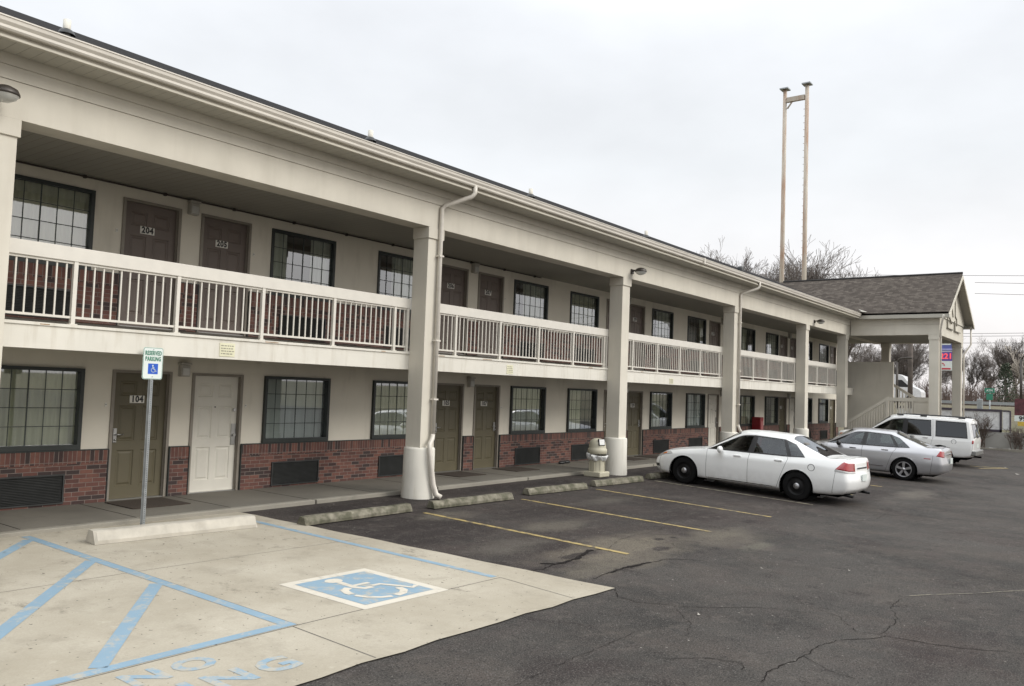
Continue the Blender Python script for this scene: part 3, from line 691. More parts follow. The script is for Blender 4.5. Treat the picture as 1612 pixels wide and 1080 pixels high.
# columns
col_x = [-3.48+7.3*k for k in range(1, 6)] + [38.5]
col_x = [3.68, 11.18, 18.46, 25.78, 33.0, 38.55]
for i, x in enumerate(col_x):
    g = gz(x, -2.3)
    mb = MB(); mb.bevbox(x, x+CW, -2.5, -2.12, g+.9, 5.14-.2, .008)
    c = mb.build('column', M['trim'], MOT)
    mb = MB(); mb.bevbox(x-.025, x+CW+.025, -2.528, -2.115, 4.93, 5.138, .006); mb.build('column_cap', M['trim'], c)
    if i < 5:
        mb = MB(); R = .292; mb.lathe([(.0,1.02-g),(R-.05,1.02-g),(R-.01,1.005-g),(R,.98-g),(R+.004,.4),(R+.02,.05),(R+.02,-.2)], (x+CW/2, -2.31, g), 36); mb.build('column_base', M['white_trim'], c)
    else:
        mb = MB(); mb.bevbox(x-.02, x+CW+.02, -2.52, -2.118, g-.1, .5, .006); mb.build('column_base', M['trim'], c)
# downspouts
def downspout(x, name='downspout', kink=True):
    prof = [(-.035,-.03),(.035,-.03),(.042,-.02),(.042,.02),(.035,.03),(-.035,.03),(-.042,.02),(-.042,-.02)]
    m_ = MB()
    pts = [(x+.36,-3.06,5.98),(x+.36,-3.06,5.84),(x+.32,-3.03,5.77),(x+.06,-2.60,5.60),(x,-2.565,5.52),(x,-2.562,5.3),(x,-2.562,1.25)]
    m_.sweep(pts, prof, up=(0.01,-1,0.02)) if False else m_.tube(pts, .043, 10)
    if kink: m_.tube([(x,-2.562,1.26),(x-.03,-2.58,1.18),(x-.14,-2.62,1.08),(x-.16,-2.645,1.02),(x-.15,-2.66,.85),(x-.06,-2.67,.35),(x+.0,-2.70,.16),(x+.06,-2.78,.11)], [.043,.046,.044,.043,.046,.052,.055,.05], 10)
    else: m_.tube([(x,-2.562,1.26),(x+.02,-2.60,1.12),(x+.10,-2.66,1.0),(x+.12,-2.68,.9),(x+.12,-2.68,.2)], .043, 10)
    d = m_.build(name, M['gutter'], MOT)
    s_ = MB()
    for z in (4.6, 3.0, 1.9): s_.box(x-.06, x+.06, -2.610, -2.515, z, z+.03)
    s_.build('strap', M['gutter'], d); return d
downspout(11.45); downspout(26.12, kink=False)
# railings
def railing(xa, xb, n):
    t = MB(); t.bevbox(xa, xb, SY-.02, SY+.075, 3.605, 3.79, .006)
    r = t.build('balcony_railing', M['rail'], MOT)
    b = MB(); b.box(xa, xb, SY+.005, SY+.05, 2.865, 2.895); b.box(xa, xb, SY+.005, SY+.05, 3.575, 3.604); b.build('bottom_rail', M['rail'], r)
    xs = [xa+.95+1.445*k for k in range(n)]; xs = [x for x in xs if x < xb-.1]
    for x in xs+[xb-.05]:
        p = MB(); p.box(x-.026, x+.026, SY-.012, SY+.045, 2.785, 3.604); p.box(x-.05, x+.05, SY-.03, SY+.06, 2.786, 2.797); p.build('post', M['rail'], r)
    k = int((xb-xa)/.1205)
    for i in range(1, k):
        x = xa+(xb-xa)*i/k
        if any(abs(x-q) < .035 for q in xs): continue
        MB().box(x-.0095, x+.0095, SY+.018, SY+.036, 2.895, 3.575).build('baluster', M['rail'], r)
for a, b in zip(col_x, col_x[1:]): railing(a+CW+.002, b-.002, 5)
# stair tower and canopy at the far end
CAN = empty('entrance_canopy', (42, -4.5, 0), label='gabled canopy with brown shingles on square columns at the far end of the motel', cat='canopy')
xa, xb, yf = 39.1, 45.0, -6.2
mb = MB()
mb.box(xa, xa+.4, yf, -2.56, 5.14, 5.585); mb.box(xa-.012, xa+.4, yf-.012, -2.56, 5.589, 5.93)
mb.box(xb-.4, xb, yf, -2.56, 5.14, 5.93); mb.box(xa+.4, xb-.4, yf, yf+.3, 5.14, 5.93); mb.build('beam', M['trim'], CAN)
mb = MB(); mb.box(xa+.4, xb-.4, yf+.3, -2.56, 5.16, 5.18); mb.build('ceiling', M['ceiling'], CAN)
# gable wall with trim
PX, PZ = 42.05, 8.16; EZ = 6.10; ea, eb = 38.78, 45.32; sl_ = (PZ-EZ)/(PX-ea)
mb = MB(); mb.face([(xa,yf-.04,5.93),(xb,yf-.04,5.93),(xb,yf-.04,EZ+.1),(PX,yf-.04,PZ-.1),(xa,yf-.04,EZ+.1)]); mb.build('gable', M['trim'], CAN)
mb = MB()
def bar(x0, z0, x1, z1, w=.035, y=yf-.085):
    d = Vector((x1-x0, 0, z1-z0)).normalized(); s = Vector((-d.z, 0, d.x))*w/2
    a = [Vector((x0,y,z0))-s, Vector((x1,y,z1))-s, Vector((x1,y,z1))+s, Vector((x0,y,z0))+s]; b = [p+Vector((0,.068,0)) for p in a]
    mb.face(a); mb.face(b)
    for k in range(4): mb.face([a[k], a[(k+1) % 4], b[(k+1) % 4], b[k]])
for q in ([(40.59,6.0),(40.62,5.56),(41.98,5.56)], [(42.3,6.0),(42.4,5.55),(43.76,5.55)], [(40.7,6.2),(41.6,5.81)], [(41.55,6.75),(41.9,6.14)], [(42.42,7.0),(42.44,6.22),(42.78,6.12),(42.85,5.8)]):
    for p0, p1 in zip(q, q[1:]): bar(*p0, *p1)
mb.build('gable_trim', plain('trim_dark_beige', (.30,.28,.235), .7), CAN)  # gable bars in a darker beige than the surrounding trim
# roof slopes
def slope(side):
    ex = ea if side < 0 else eb; m_ = MB(); yo = -6.60; yb_ = 1.9
    a = [(ex,yo,EZ),(PX,yo,PZ),(PX,yb_,PZ),(ex,-2.9,EZ)]
    m_.face(a); m_.face([(x,y,z-.09) for x,y,z in a]); m_.face([a[0],a[1],(PX,yo,PZ-.09),(ex,yo,EZ-.09)]); m_.face([a[0],(ex,yo,EZ-.09),(ex,-2.9,EZ-.09),a[3]])
    return m_.build('canopy_roof', M['shingle'], CAN)
slope(-1); slope(1)
mb = MB(); mb.tube([(PX,-6.62,PZ+.01),(PX,1.6,PZ+.01)], .055, 6, smooth=False); mb.build('ridge_cap', plain('ridge', (.03,.028,.027), .9), CAN)
mb = MB()
for ex in (ea, eb):
    a = [(ex,-6.61,EZ-.10),(PX,-6.61,PZ-.10),(PX,-6.61,PZ-.26),(ex,-6.61,EZ-.26)]
    b = [(x,y-.03,z) for x,y,z in a]; mb.face(a); mb.face(b)
    for k in range(4): mb.face([a[k], a[(k+1) % 4], b[(k+1) % 4], b[k]])
mb.build('rake_board', M['trim'], CAN)
mb = MB()
for ex in (ea, eb): mb.face([(ex,-6.60,EZ-.11),(PX,-6.60,PZ-.11),(PX,yf+.04,PZ-.11),(ex,yf+.04,EZ-.11)])
mb.build('rake_soffit', M['soffit'], CAN)
for sx, ex in ((-1, ea), (1, eb)):
    mb = MB(); i_, o_ = (xa, ex+.02) if sx < 0 else (xb, ex-.02)
    mb.box(min(i_,o_), max(i_,o_), -6.59, -2.9, 5.86, 5.88); mb.box(min(ex,ex-.03*sx), max(ex,ex-.03*sx), -6.60, -2.92, 5.85, 6.08)
    mb.build('eave', M['soffit'], CAN)
gutter([(ea+.01,-2.95,5.965),(ea+.01,-6.61,5.965)][::-1], 'gutter', CAN)
mb = MB(); mb.face([(38.2,-3.0,6.15),(38.95,-3.0,6.15),(39.4,-2.6,6.45),(38.75,-3.35,6.16)]); mb.build('valley_flashing', M['white_trim'], CAN)
for x, y in ((xa+.03, -6.17), (xb-.42, -6.17), (xb-.42, -2.95)):
    mb = MB(); mb.bevbox(x, x+.38, y, y+.38, -.25, 4.93, .008); c = mb.build('column', M['trim'], CAN)
    MB().bevbox(x-.025, x+.405, y-.026, y+.405, 4.93, 5.138, .006).build('column_cap', M['trim'], c)
mb = MB(); mb.tube([(38.72,-6.42,5.95),(38.85,-6.36,5.75),(39.0,-6.26,5.3),(39.25,-6.23,5.0),(39.3,-6.23,.1)], .04, 8); mb.build('downspout', M['gutter'], CAN)
mb = MB(); mb.tube([(45.2,-6.5,5.95),(45.2,-6.5,5.1),(44.95,-6.24,4.6),(44.95,-6.24,.1)], .04, 8); mb.build('downspout', M['gutter'], CAN)
STR = empty('staircase', (40.4, -3.5, 0), label='beige open staircase with balustrade and tall screen wall under the canopy', cat='staircase')
mb = MB(); mb.box(41.35, 41.50, -3.85, -1.7, 0, 4.05); mb.box(41.34, 41.51, -3.87, -3.85, 0, 4.06); mb.build('screen_wall', M['trim'], STR)
mb = MB()
nst = 7
for k in range(nst): mb.box(39.95, 41.3, -2.15-.27*(k+1), -2.15-.27*k, .08, .08+.178*(k+1))
mb.box(39.95, 42.8, -5.6, -2.15-.27*nst, 1.16, 1.34); mb.build('steps', M['walk'], STR)
mb = MB()
for k in range(8): mb.box(41.55, 42.8, -4.0+.27*k, -4.0+.27*(k+1), 1.3+.178*k, 1.3+.178*(k+1))
mb.build('upper_steps', M['walk'], STR)
def balus(mb, a, b, n, h=.9, w=.024):
    for i in range(n+1):
        p = Vector(a).lerp(Vector(b), i/n); mb.box(p.x-.02, p.x+.02, p.y-w, p.y+w, p.z-h, p.z)
mb = MB(); A = (39.9,-2.2,1.22); B = (39.9,-3.95,2.40); C_ = (39.9,-5.75,2.40)
for p, q in ((A,B),(B,C_)):
    d = Vector(q)-Vector(p); mb.face([(39.85,p[1],p[2]-.16),(39.85,q[1],q[2]-.16),(39.85,q[1],q[2]),(39.85,p[1],p[2])]); mb.face([(39.95,p[1],p[2]-.16),(39.95,q[1],q[2]-.16),(39.95,q[1],q[2]),(39.95,p[1],p[2])])
    mb.face([(39.85,p[1],p[2]),(39.85,q[1],q[2]),(39.95,q[1],q[2]),(39.95,p[1],p[2])]); mb.face([(39.85,p[1],p[2]-.16),(39.85,q[1],q[2]-.16),(39.95,q[1],q[2]-.16),(39.95,p[1],p[2]-.16)])
mb.box(39.84, 39.96, -4.0, -3.9, 1.2, 2.41); mb.box(39.84, 39.96, -5.05, -4.97, 1.2, 2.41)
tr = mb.build('balustrade', M['trim'], STR)
mb = MB(); balus(mb, (39.9,-2.3,1.14), (39.9,-3.85,2.24), 14, .95)
tag(mb.build('stair_baluster', M['trim'], tr), kind='stuff')
mb = MB(); balus(mb, (39.9,-4.1,2.24), (39.9,-4.9,2.24), 7, .95)
mb.build('landing_baluster', M['trim'], tr)
mb = MB(); mb.box(39.87, 39.93, -5.72, -5.06, 1.3, 2.24); mb.build('panel', M['trim'], tr)
mb = MB(); mb.sweep([(42.85,-4.6,2.35),(42.85,-2.4,3.75)], [(-.03,-.06),(.03,-.06),(.03,.06),(-.03,.06)]); balus(mb, (42.85,-4.55,2.3), (42.85,-2.5,3.6), 14, .8)
mb.sweep([(42.85,-5.6,2.4),(42.85,-4.55,2.4)], [(-.03,-.06),(.03,-.06),(.03,.06),(-.03,.06)]); mb.build('inner_balustrade', M['trim'], STR)

# ------------------------------------------------------------------ small fixtures on the motel
fl_lab = ['bronze floodlight at the top of the nearest column, cut by the left edge', 'bronze floodlight above the column beside the beige bin', 'small bronze floodlight on the frieze nearest the far canopy']
for i, x in enumerate((3.77, 18.86, 33.95)):
    t = empty('floodlight', (x, -2.52, 5.33), label=fl_lab[i], cat='floodlight', group='floodlights on the frieze')
    mb = MB(); mb.bevbox(x-.06,x+.06,-2.56,-2.521,5.27,5.39,.006); mb.tube([(x,-2.55,5.34),(x,-2.62,5.355),(x+.02,-2.70,5.36)], .022, 8); mb.build('bracket', M['bronze'], t)
    mb = MB(); mb.lathe([(0,.09),(.06,.085),(.13,.05),(.155,.0),(.155,-.02),(.14,-.025)], (x+.02,-2.78,5.33), 18); hd = mb.build('head', M['bronze'], t)
    mb = MB(); mb.lathe([(.145,-.012),(.12,-.05),(.06,-.085),(0,-.095)], (x+.02,-2.78,5.32), 18); mb.build('lens', M['lens'], hd)
nl = ['cream notice with four grey lines under the balcony between doors 204 and 205', 'cream notice on the slab edge right of the downspout column', 'small faint cream notice on the slab edge right of the bin column']
for i, (x, z, w, h) in enumerate(((7.29,2.595,.26,.20),(14.31,2.585,.22,.19),(22.1,2.56,.24,.15))):
    t = empty('notice', (x, SY-.02, z), label=nl[i], cat='notice', group='notices on the slab edge')
    MB().box(x-w/2, x+w/2, SY-.028, SY-.0205, z-h/2, z+h/2).build('plate', M['paper'], t)
    mb = MB(); rq = random.Random(i)
    for k in range(4):
        xx = x-w*.42
        while xx < x+w*.36:
            l = rq.uniform(.012, .05); mb.box(xx, min(xx+l, x+w*.44), SY-.0295, SY-.0285, z+h*(.30-.2*k)-.008, z+h*(.30-.2*k)+.008); xx += l+.012
    mb.build('lettering', M['grey_ink'], t)
# door mats
ml = ['brown door mat on the walkway in front of door 104', 'brown door mat on the walkway in front of door 105', 'brown door mat on the walkway in front of door 107', 'brown door mat half hidden behind the column at door 108', 'brown door mat on the walkway in front of door 109', 'brown door mat at the far door 112 beyond the white sedan']
for i, xx in enumerate((6.55, 14.1, 16.25, 22.1, 23.5, 37.2)):
    t = tag(MB().bevbox(xx, xx+.95, -1.05 if i == 0 else -.98, -.18, WZ+.001, WZ+.014, .004).build('door_mat', M['mat']), ml[i], 'door mat', 'door mats on the walkway')
# rubbish bin with domed lid and bag
BX, BY = 17.68, -2.36; bz = gz(BX, BY)
t = empty('rubbish_bin', (BX, BY, bz), label='beige dome topped rubbish bin with a white liner bag beside a column', cat='bin')
mb = MB(); mb.bevbox(BX-.235, BX+.235, BY-.235, BY+.235, bz, bz+.13, .025); mb.lathe([(.20,.12),(.195,.2),(.19,.42),(.21,.52)], (BX,BY,bz), 28); mb.build('body', M['bin'], t)
mb = MB(); 
for k in range(8):
    a = k*math.pi/4+.2
    mb.box(-.012,.012,-.008,.008,0,.30, Matrix.Translation((BX+.197*math.cos(a), BY+.197*math.sin(a), bz+.12)) @ Matrix.Rotation(a, 4, 'Z'))
mb.build('rib', M['bin'], t)
mb = MB(); pr = [(.20,.40),(.225,.42),(.25,.46),(.262,.50),(.265,.54),(.25,.57)]; n = 40; rq = random.Random(9); i0 = 0
for r, h in pr:
    for q in range(n):
        a = 2*math.pi*q/n; j = 1+.06*math.sin(a*9+h*20)+.04*rq.uniform(-1,1); dz = .05*math.sin(a+.4) if h > .5 else .02*math.sin(a*5)
        mb.v.append((BX+r*j*math.cos(a), BY+r*j*math.sin(a), bz+h+dz))
for j in range(len(pr)-1):
    for q in range(n): mb.f.append([j*n+q, j*n+(q+1) % n, (j+1)*n+(q+1) % n, (j+1)*n+q]); mb.sm.append(False)
mb.build('liner_bag', M['bag'], t)
mb = MB(); mb.lathe([(.215,.56),(.235,.58),(.24,.64),(.235,.68),(.215,.70),(.21,.72),(.208,.78),(.19,.85),(.15,.905),(.09,.935),(0,.945)], (BX,BY,bz), 32); ld = mb.build('lid', M['bin'], t)
fd = Vector((CAM.x-BX, CAM.y-BY, 0)).normalized(); fa = math.atan2(fd.y, fd.x)+.55
Mx = Matrix.Translation((BX, BY, bz+.80)) @ Matrix.Rotation(fa, 4, 'Z') @ Matrix.Rotation(-.25, 4, 'Y')
mb = MB(); mb.box(.17,.212,-.085,.085,-.075,.085, Mx); mb.build('opening_surround', M['dark'], ld)
mb = MB(); mb.box(.205,.218,-.072,.072,-.065,.072, Mx); mb.build('flap', M['bag'], ld)
# red cabinet
t = empty('newspaper_box', (33.8, -.3, WZ), label='tall red metal box standing against the wall between two ground floor windows', cat='box')
mb = MB(); mb.bevbox(33.62, 33.98, -.50, -.12, WZ, 1.36, .03); mb.build('body', M['red'], t)
mb = MB(); mb.box(33.68,33.92,-.506,-.499,.85,1.2); mb.build('window', plain('pinkish', (.35,.12,.12), .4), t)
# dark shoes on the walkway
t = empty('shoes', (19.2, -.35, WZ), label='pair of black shoes left on the walkway beneath the window', cat='shoes')
for dx, dy in ((0,0),(.34,.05)):
    bm = bmesh.new(); bmesh.ops.create_icosphere(bm, subdivisions=2, radius=1)
    for v in bm.verts: c = v.co; v.co = Vector((19.05+dx+c.x*.15, -.4+dy+c.y*.06, WZ+.04+c.z*(.055 if c.x > .1 else .04)))
    MB().addbm(bm, True).build('shoe', M['black_metal'], t)

# ------------------------------------------------------------------ parking sign
SX, SYY = 6.085, -2.19
t = empty('parking_sign', (SX, SYY, .08), label='green and white reserved parking sign on a galvanised post in front of door 104', cat='sign')
mb = MB(); prof = [(-.035,.012),(-.03,.012),(-.018,-.018),(.018,-.018),(.03,.012),(.035,.012),(.035,.016),(.027,.016),(.015,-.014),(-.015,-.014),(-.027,.016),(-.035,.016)]
z0_, z1_ = .05, 2.50
i0 = 0
for z in (z0_, z1_):
    for a, b in prof: mb.v.append((SX+a+ (z-.05)*-.004, SYY+b, z))
n = len(prof)
for q in range(n): mb.f.append([q, (q+1) % n, n+(q+1) % n, n+q]); mb.sm.append(False)
mb.f.append(list(range(n, 2*n))); mb.sm.append(False); mb.build('post', M['galv'], t)
mb = MB()
for k in range(92): z = .12+k*.0255; mb.box(SX-.004-(z-.05)*.004, SX+.004-(z-.05)*.004, SYY-.0195, SYY-.0181, z, z+.011)
tag(mb.build('post_holes', M['ink'], t), kind='stuff')
def rrect(w, h, r, cx, cz, y0, y1, mb, n=5):
    P = []
    for sx_, sz_, a0 in ((1,1,0),(-1,1,90),(-1,-1,180),(1,-1,270)):
        for k in range(n+1): a = R_(a0+90*k/n); P.append((cx+sx_*(w/2-r)+r*math.cos(a), cz+sz_*(h/2-r)+r*math.sin(a)))
    mb.face([(x, y0, z) for x, z in P]); mb.face([(x, y1, z) for x, z in P][::-1])
    for k in range(len(P)): a = P[k]; b = P[(k+1) % len(P)]; mb.face([(a[0],y0,a[1]),(b[0],y0,b[1]),(b[0],y1,b[1]),(a[0],y1,a[1])])
    return mb
cz_ = 2.335; sxc = SX-.012; ys0 = SYY-.022
sp_ = rrect(.292, .44, .03, sxc, cz_, ys0-.003, ys0, MB()).build('panel', M['sign_white'], t)
rrect(.284, .432, .028, sxc, cz_, ys0-.0042, ys0-.0035, MB()).build('green_border', M['sign_green'], sp_)
rrect(.272, .420, .024, sxc, cz_, ys0-.0056, ys0-.0048, MB()).build('face', M['sign_white'], sp_)
rrect(.145, .145, .006, sxc+.005, cz_-.075, ys0-.0070, ys0-.0062, MB()).build('blue_square', M['sign_blue'], sp_)
text_mb('RESERVED', .082, frame_front(sxc, ys0-.0085, cz_+.140), .001, .0022, sx=.60, space=1.1).build('lettering', M['sign_green'], sp_, fix=False)
text_mb('PARKING', .082, frame_front(sxc, ys0-.0085, cz_+.060), .001, .0022, sx=.62, space=1.1).build('lettering', M['sign_green'], sp_, fix=False)
mb = MB(); yw = ys0-.0085
def stroke(pts, w):
    for a, b in zip(pts, pts[1:]):
        d = Vector((b[0]-a[0], 0, b[1]-a[1])); l = d.length; d.normalize(); s = Vector((-d.z,0,d.x))*w/2; e = d*w*.3
        A_ = Vector((sxc+.005+a[0], yw, cz_-.075+a[1]))-e; B_ = Vector((sxc+.005+b[0], yw, cz_-.075+b[1]))+e
        mb.face([A_-s, B_-s, B_+s, A_+s])
mb.face([(sxc+.000+.010*math.cos(k*.628), yw, cz_-.075+.046+.010*math.sin(k*.628)) for k in range(10)])
stroke([(-.004,.034),(-.002,.0),(.022,-.002),(.035,-.034),(.048,-.030)], .009); stroke([(-.003,.017),(.018,.017)], .007)
stroke([(-.010+.0-.0, .012)]+[(.004-.030*math.cos(R_(a)), -.016+.030*math.sin(R_(a))) for a in range(60, -190, -22)], .007)
mb.build('wheelchair_symbol', M['sign_white'], sp_, fix=False)
mb = MB()
for z in (cz_+.192, cz_-.185): mb.tube([(sxc, ys0-.012, z), (sxc, ys0+.03, z)], .007, 8)
mb.build('bolt', M['galv'], sp_)

# ------------------------------------------------------------------ wheel stops
def wheel_stop(xa, ya, xb, yb, w, h, mat, label, seed, chip=.0):
    rq = random.Random(seed); a = Vector((xa,ya,0)); b = Vector((xb,yb,0)); d = (b-a).normalized(); s = Vector((-d.y,d.x,0)); n = 70; Ln = (b-a).length; wob = [rq.uniform(-1,1) for _ in range(12)]
    prof = [(-w/2,0),(-w/2,.045),(-w*.30,h*.93),(-w*.22,h),(w*.22,h),(w*.30,h*.93),(w/2,.045),(w/2,0)]
    mb = MB()
    for i in range(n+1):
        p = a+d*Ln*i/n; e = .82 if i in (0, n) else 1
        for q, (u, z) in enumerate(prof):
            uu = u*(e if z > .03 else 1); jz = (rq.uniform(-1,1)*.0016+.003*math.sin(i*.21+wob[0]*6)-(.02*chip if rq.random() < .05 and z > .08 else 0)) if z > .03 else 0
            v = p+s*(uu+rq.uniform(-1,1)*.0018); mb.v.append((v.x-a.x, v.y-a.y, gz(v.x,v.y)+.015+z+jz))
    k = len(prof)
    for i in range(n):
        for q in range(k-1): mb.f.append([i*k+q, i*k+q+1, (i+1)*k+q+1, (i+1)*k+q]); mb.sm.append(False)
    mb.f.append(list(range(k))); mb.f.append([n*k+q for q in range(k)][::-1]); mb.sm += [False]*2
    o = mb.build('wheel_stop', mat); o.location = (a.x, a.y, 0); tag(o, label, 'wheel stop', 'concrete wheel stops'); return o
wheel_stop(5.05,-2.85,7.25,-3.02,.30,.155,M['stop_clean'],'long pale clean wheel stop on the concrete pad behind the reserved sign',1)
wheel_stop(7.85,-3.36,10.08,-3.34,.20,.118,M['stop'],'mossy wheel stop on the asphalt just right of the concrete pad',2,.5)
wheel_stop(10.58,-3.38,12.72,-3.46,.20,.118,M['stop'],'mossy wheel stop touching the foot of the downspout column',3,.5)
wheel_stop(13.45,-3.30,15.45,-3.42,.20,.118,M['stop'],'mossy wheel stop midway between the two nearest full columns',4,.5)
wheel_stop(15.95,-3.32,18.0,-3.42,.20,.118,M['stop'],'mossy wheel stop in front of the beige bin',5,.5)
wheel_stop(18.55,-3.32,20.5,-3.38,.20,.118,M['stop'],'wheel stop mostly hidden under the nose of the white sedan',6,.5)

# ------------------------------------------------------------------ vehicles
def m_carpaint(name, col, metal=0, rough=.28, coat=.6):
    mt, nt, b = newmat(name); v = pos(nt, obj=True)
    c = mixc(nt, rng(nt, noise(nt, v, 3, 5), .35, .7, 0, .12), col, tuple(q*.82 for q in col))
    sp = node(nt, 'ShaderNodeSeparateXYZ'); nt.links.new(v, sp.inputs[0])
    d = math_(nt, 'MULTIPLY', rng(nt, sp.outputs[2], .2, .62, 1, 0), rng(nt, noise(nt, v, 6, 5), .35, .65, .0, .18)); c = mixc(nt, d, c, (.25,.22,.18))   # road dirt on the sills
    inner = node(nt, 'ShaderNodeNewGeometry').outputs['Backfacing']; c = mixc(nt, inner, c, (.06,.06,.058))
    nt.links.new(c, b.inputs['Base Color']); b.inputs['Metallic'].default_value = metal; b.inputs['Roughness'].default_value = rough
    b.inputs['Coat Weight'].default_value = coat; b.inputs['Coat Roughness'].default_value = .04
    return mt
M['tyre'] = plain('tyre_rubber', (.009,.009,.009), .9, spec=.15, var=.2, obj=True); M['steelwheel'] = plain('black_steel_wheel', (.006,.006,.0065), .5, spec=.25, obj=True)
M['alloy'] = plain('alloy', (.42,.42,.43), .3, metal=.8, obj=True); M['chrome'] = plain('chrome', (.6,.6,.62), .12, metal=1, obj=True)
M['taillight'] = plain('tail_lens', (.30,.008,.012), .12, coat=1, obj=True); M['headlight'] = plain('head_lens', (.42,.42,.41), .08, coat=1, obj=True); M['amber'] = plain('amber_lens', (.60,.17,.03), .15, coat=1, obj=True)
M['cartrim'] = plain('car_trim', (.014,.014,.015), .35, obj=True); M['cabin'] = plain('cabin_grey', (.10,.10,.095), .8, obj=True); M['seat'] = plain('seat_fabric', (.15,.145,.135), .85, obj=True)
M['arch'] = plain('arch_black', (.003,.003,.003), 1, spec=0, obj=True)
M['gap'] = plain('panel_gap', (.03,.03,.03), .8, obj=True)
TS = [0, .05, .14, .27, .40, .53, .66, .79, .90, .96, 1]
class Shell:
    def __init__(s, spec):
        s.C = spec['cols']; s.names = [c[0] for c in s.C]; s.P = [[Vector((spec['L']/2-q[0], q[1], q[2])) for q in c[1]] for c in s.C]; s.T = .36
    def ix(s, n): return s.names.index(n)
    def cr(s, a, b, c, d, t):
        m0 = (c-a)*s.T; m1 = (d-b)*s.T
        if (b-a).length < 1e-6: m0 = (c-b)*s.T
        if (d-c).length < 1e-6: m1 = (c-b)*s.T
        return b*(2*t**3-3*t*t+1)+m0*(t**3-2*t*t+t)+c*(-2*t**3+3*t*t)+m1*(t**3-t*t)
    def at(s, U, V):
        n = len(s.P); i = min(int(U), n-2); u = U-i; k = len(s.P[0]); j = min(int(V), k-2); v = V-j
        col = []
        for jj in (j-1, j, j+1, j+2):
            q = min(max(jj, 0), k-1)
            pts = [s.P[min(max(ii, 0), n-1)][q] for ii in (i-1, i, i+1, i+2)]
            col.append(s.cr(*pts, u))
        if j+2 > k-1: col[3] = Vector((col[1].x, -col[1].y, col[1].z))   # smooth over the centre line
        p = s.cr(*col, v)
        return p
    def nrm(s, U, V):
        e = .02; a = s.at(max(U-e,0), V); b = s.at(min(U+e, len(s.P)-1.001), V); c = s.at(U, max(V-e,0)); d = s.at(U, min(V+e, len(s.P[0])-1.001))
        n = (b-a).cross(d-c); n.normalize()
        if n.y < 0 and abs(n.y) > .2: n = -n
        elif abs(n.y) <= .2 and n.z < 0 and abs(n.z) > .2: n = -n
        return n
def make_car(name, spec, loc, rz, label, cat, scale=1.0):
    root = empty(name, loc, rz, label=label, cat=cat); root.scale = (scale,)*3
    sh = Shell(spec); n = len(sh.P); k = len(sh.P[0]); paint = spec['paint']; Lh = spec['L']/2
    Us = [i+t for i in range(n-1) for t in TS[:-1]]+[n-1-1e-9]; TV = [0,.12,.25,.38,.5,.62,.75,.88]
    Vs = [j+t for j in range(k-1) for t in TV]+[k-1-1e-9]
    nu, nv = len(Us), len(Vs); pts = [[sh.at(U, V) for V in Vs] for U in Us]
    def reg(i, j):     # region of the face cell
        U = (Us[i]+Us[i+1])/2; V = (Vs[j]+Vs[j+1])/2
        for rn, a, b, r0, r1 in spec['glass']:
            ua, ub = sh.ix(a), sh.ix(b)
            if ua < U < ub and r0 < V < r1:
                top = r1 >= k-1; mu = .05
                if rn == 'trim': return 'trim'
                if U < ua+mu or (U > ub-.04 and ub < n-1) or V < r0+.12 or (V > r1-.12 and not top): return 'trim'
                return rn
        for rn, a, b in spec['doors']:
            if sh.ix(a) < U < sh.ix(b) and 1.9 < V < 6: return rn
        return 'body'
    # wheel arches
    wr = spec['arch']; cen = [Vector((Lh-sx, 0, spec['wheel_r']-.01)) for sx in spec['wheels']]
    def inside(p): return any(((p.x-c.x)**2+(p.z-c.z)**2) < wr*wr and p.y > .35 for c in cen)
    ins = [[inside(p) for p in r] for r in pts]
    for i in range(nu-1):
        for j in range(nv-1): pass
    keep = [[not (ins[i][j] and ins[i+1][j] and ins[i][j+1] and ins[i+1][j+1]) for j in range(nv-1)] for i in range(nu-1)]
    for i in range(nu):
        for j in range(nv):
            if ins[i][j]:
                p = pts[i][j]
                for c in cen:
                    d = Vector((p.x-c.x, 0, p.z-c.z))
                    if d.length < wr: d = d.normalized()*wr; pts[i][j] = Vector((c.x+d.x, p.y, c.z+d.z))
    # smooth normals shared by all the parts
    parts = {}
    for i in range(nu-1):
        for j in range(nv-1):
            if not keep[i][j]: continue
            r = reg(i, j)
            for sgn in (1, -1):
                if r in ('body', 'trim'): key = r
                elif r in ('windscreen', 'rear_window'): key = r
                else: key = (r, sgn)
                mb = parts.setdefault(key, MB()); q = [pts[i][j], pts[i+1][j], pts[i+1][j+1], pts[i][j+1]]
                if sgn < 0: q = q[::-1]
                mb.face([(p.x, p.y*sgn, p.z) for p in q], True)
    objs = {}
    full = MB(); 
    for mb in parts.values():
        o_ = len(full.v); full.v += mb.v; full.f += [[a+o_ for a in f] for f in mb.f]
    bvh = BVHTree.FromPolygons(full.v, full.f)
    objs['body'] = parts['body'].build('body', paint, root, local=True, merge=True, fix=False)
    for key, mb in parts.items():
        if key == 'body': continue
        if key == 'trim': mb.build('window_trim', M['cartrim'], objs['body'], local=True, merge=True, fix=False)
        elif key in ('windscreen', 'rear_window'): mb.build(key, spec.get('rear_glass', M['car_glass']) if key == 'rear_window' else M['car_glass'], root, local=True, merge=True, fix=False)
        elif key[0].startswith('door'): objs[key] = mb.build('door', paint, root, local=True, merge=True, fix=False)
    for key, mb in parts.items():
        if isinstance(key, tuple) and key[0].startswith('glass'):
            d = objs.get(('door'+key[0][5:], key[1])); gm = spec.get('rear_side_glass', M['car_glass']) if key[0] != 'glass_front' else M['car_glass']
            mb.build('window', gm, d or root, local=True, merge=True, fix=False)
    # helpers on the surface
    def side(x, z, sgn=1, off=.004):
        h, nn, _, _ = bvh.ray_cast(Vector((Lh-x, 3*sgn, z)), Vector((0, -sgn, 0)))
        if h is None: return None
        if nn.y*sgn < 0: nn = -nn
        return h+nn*off
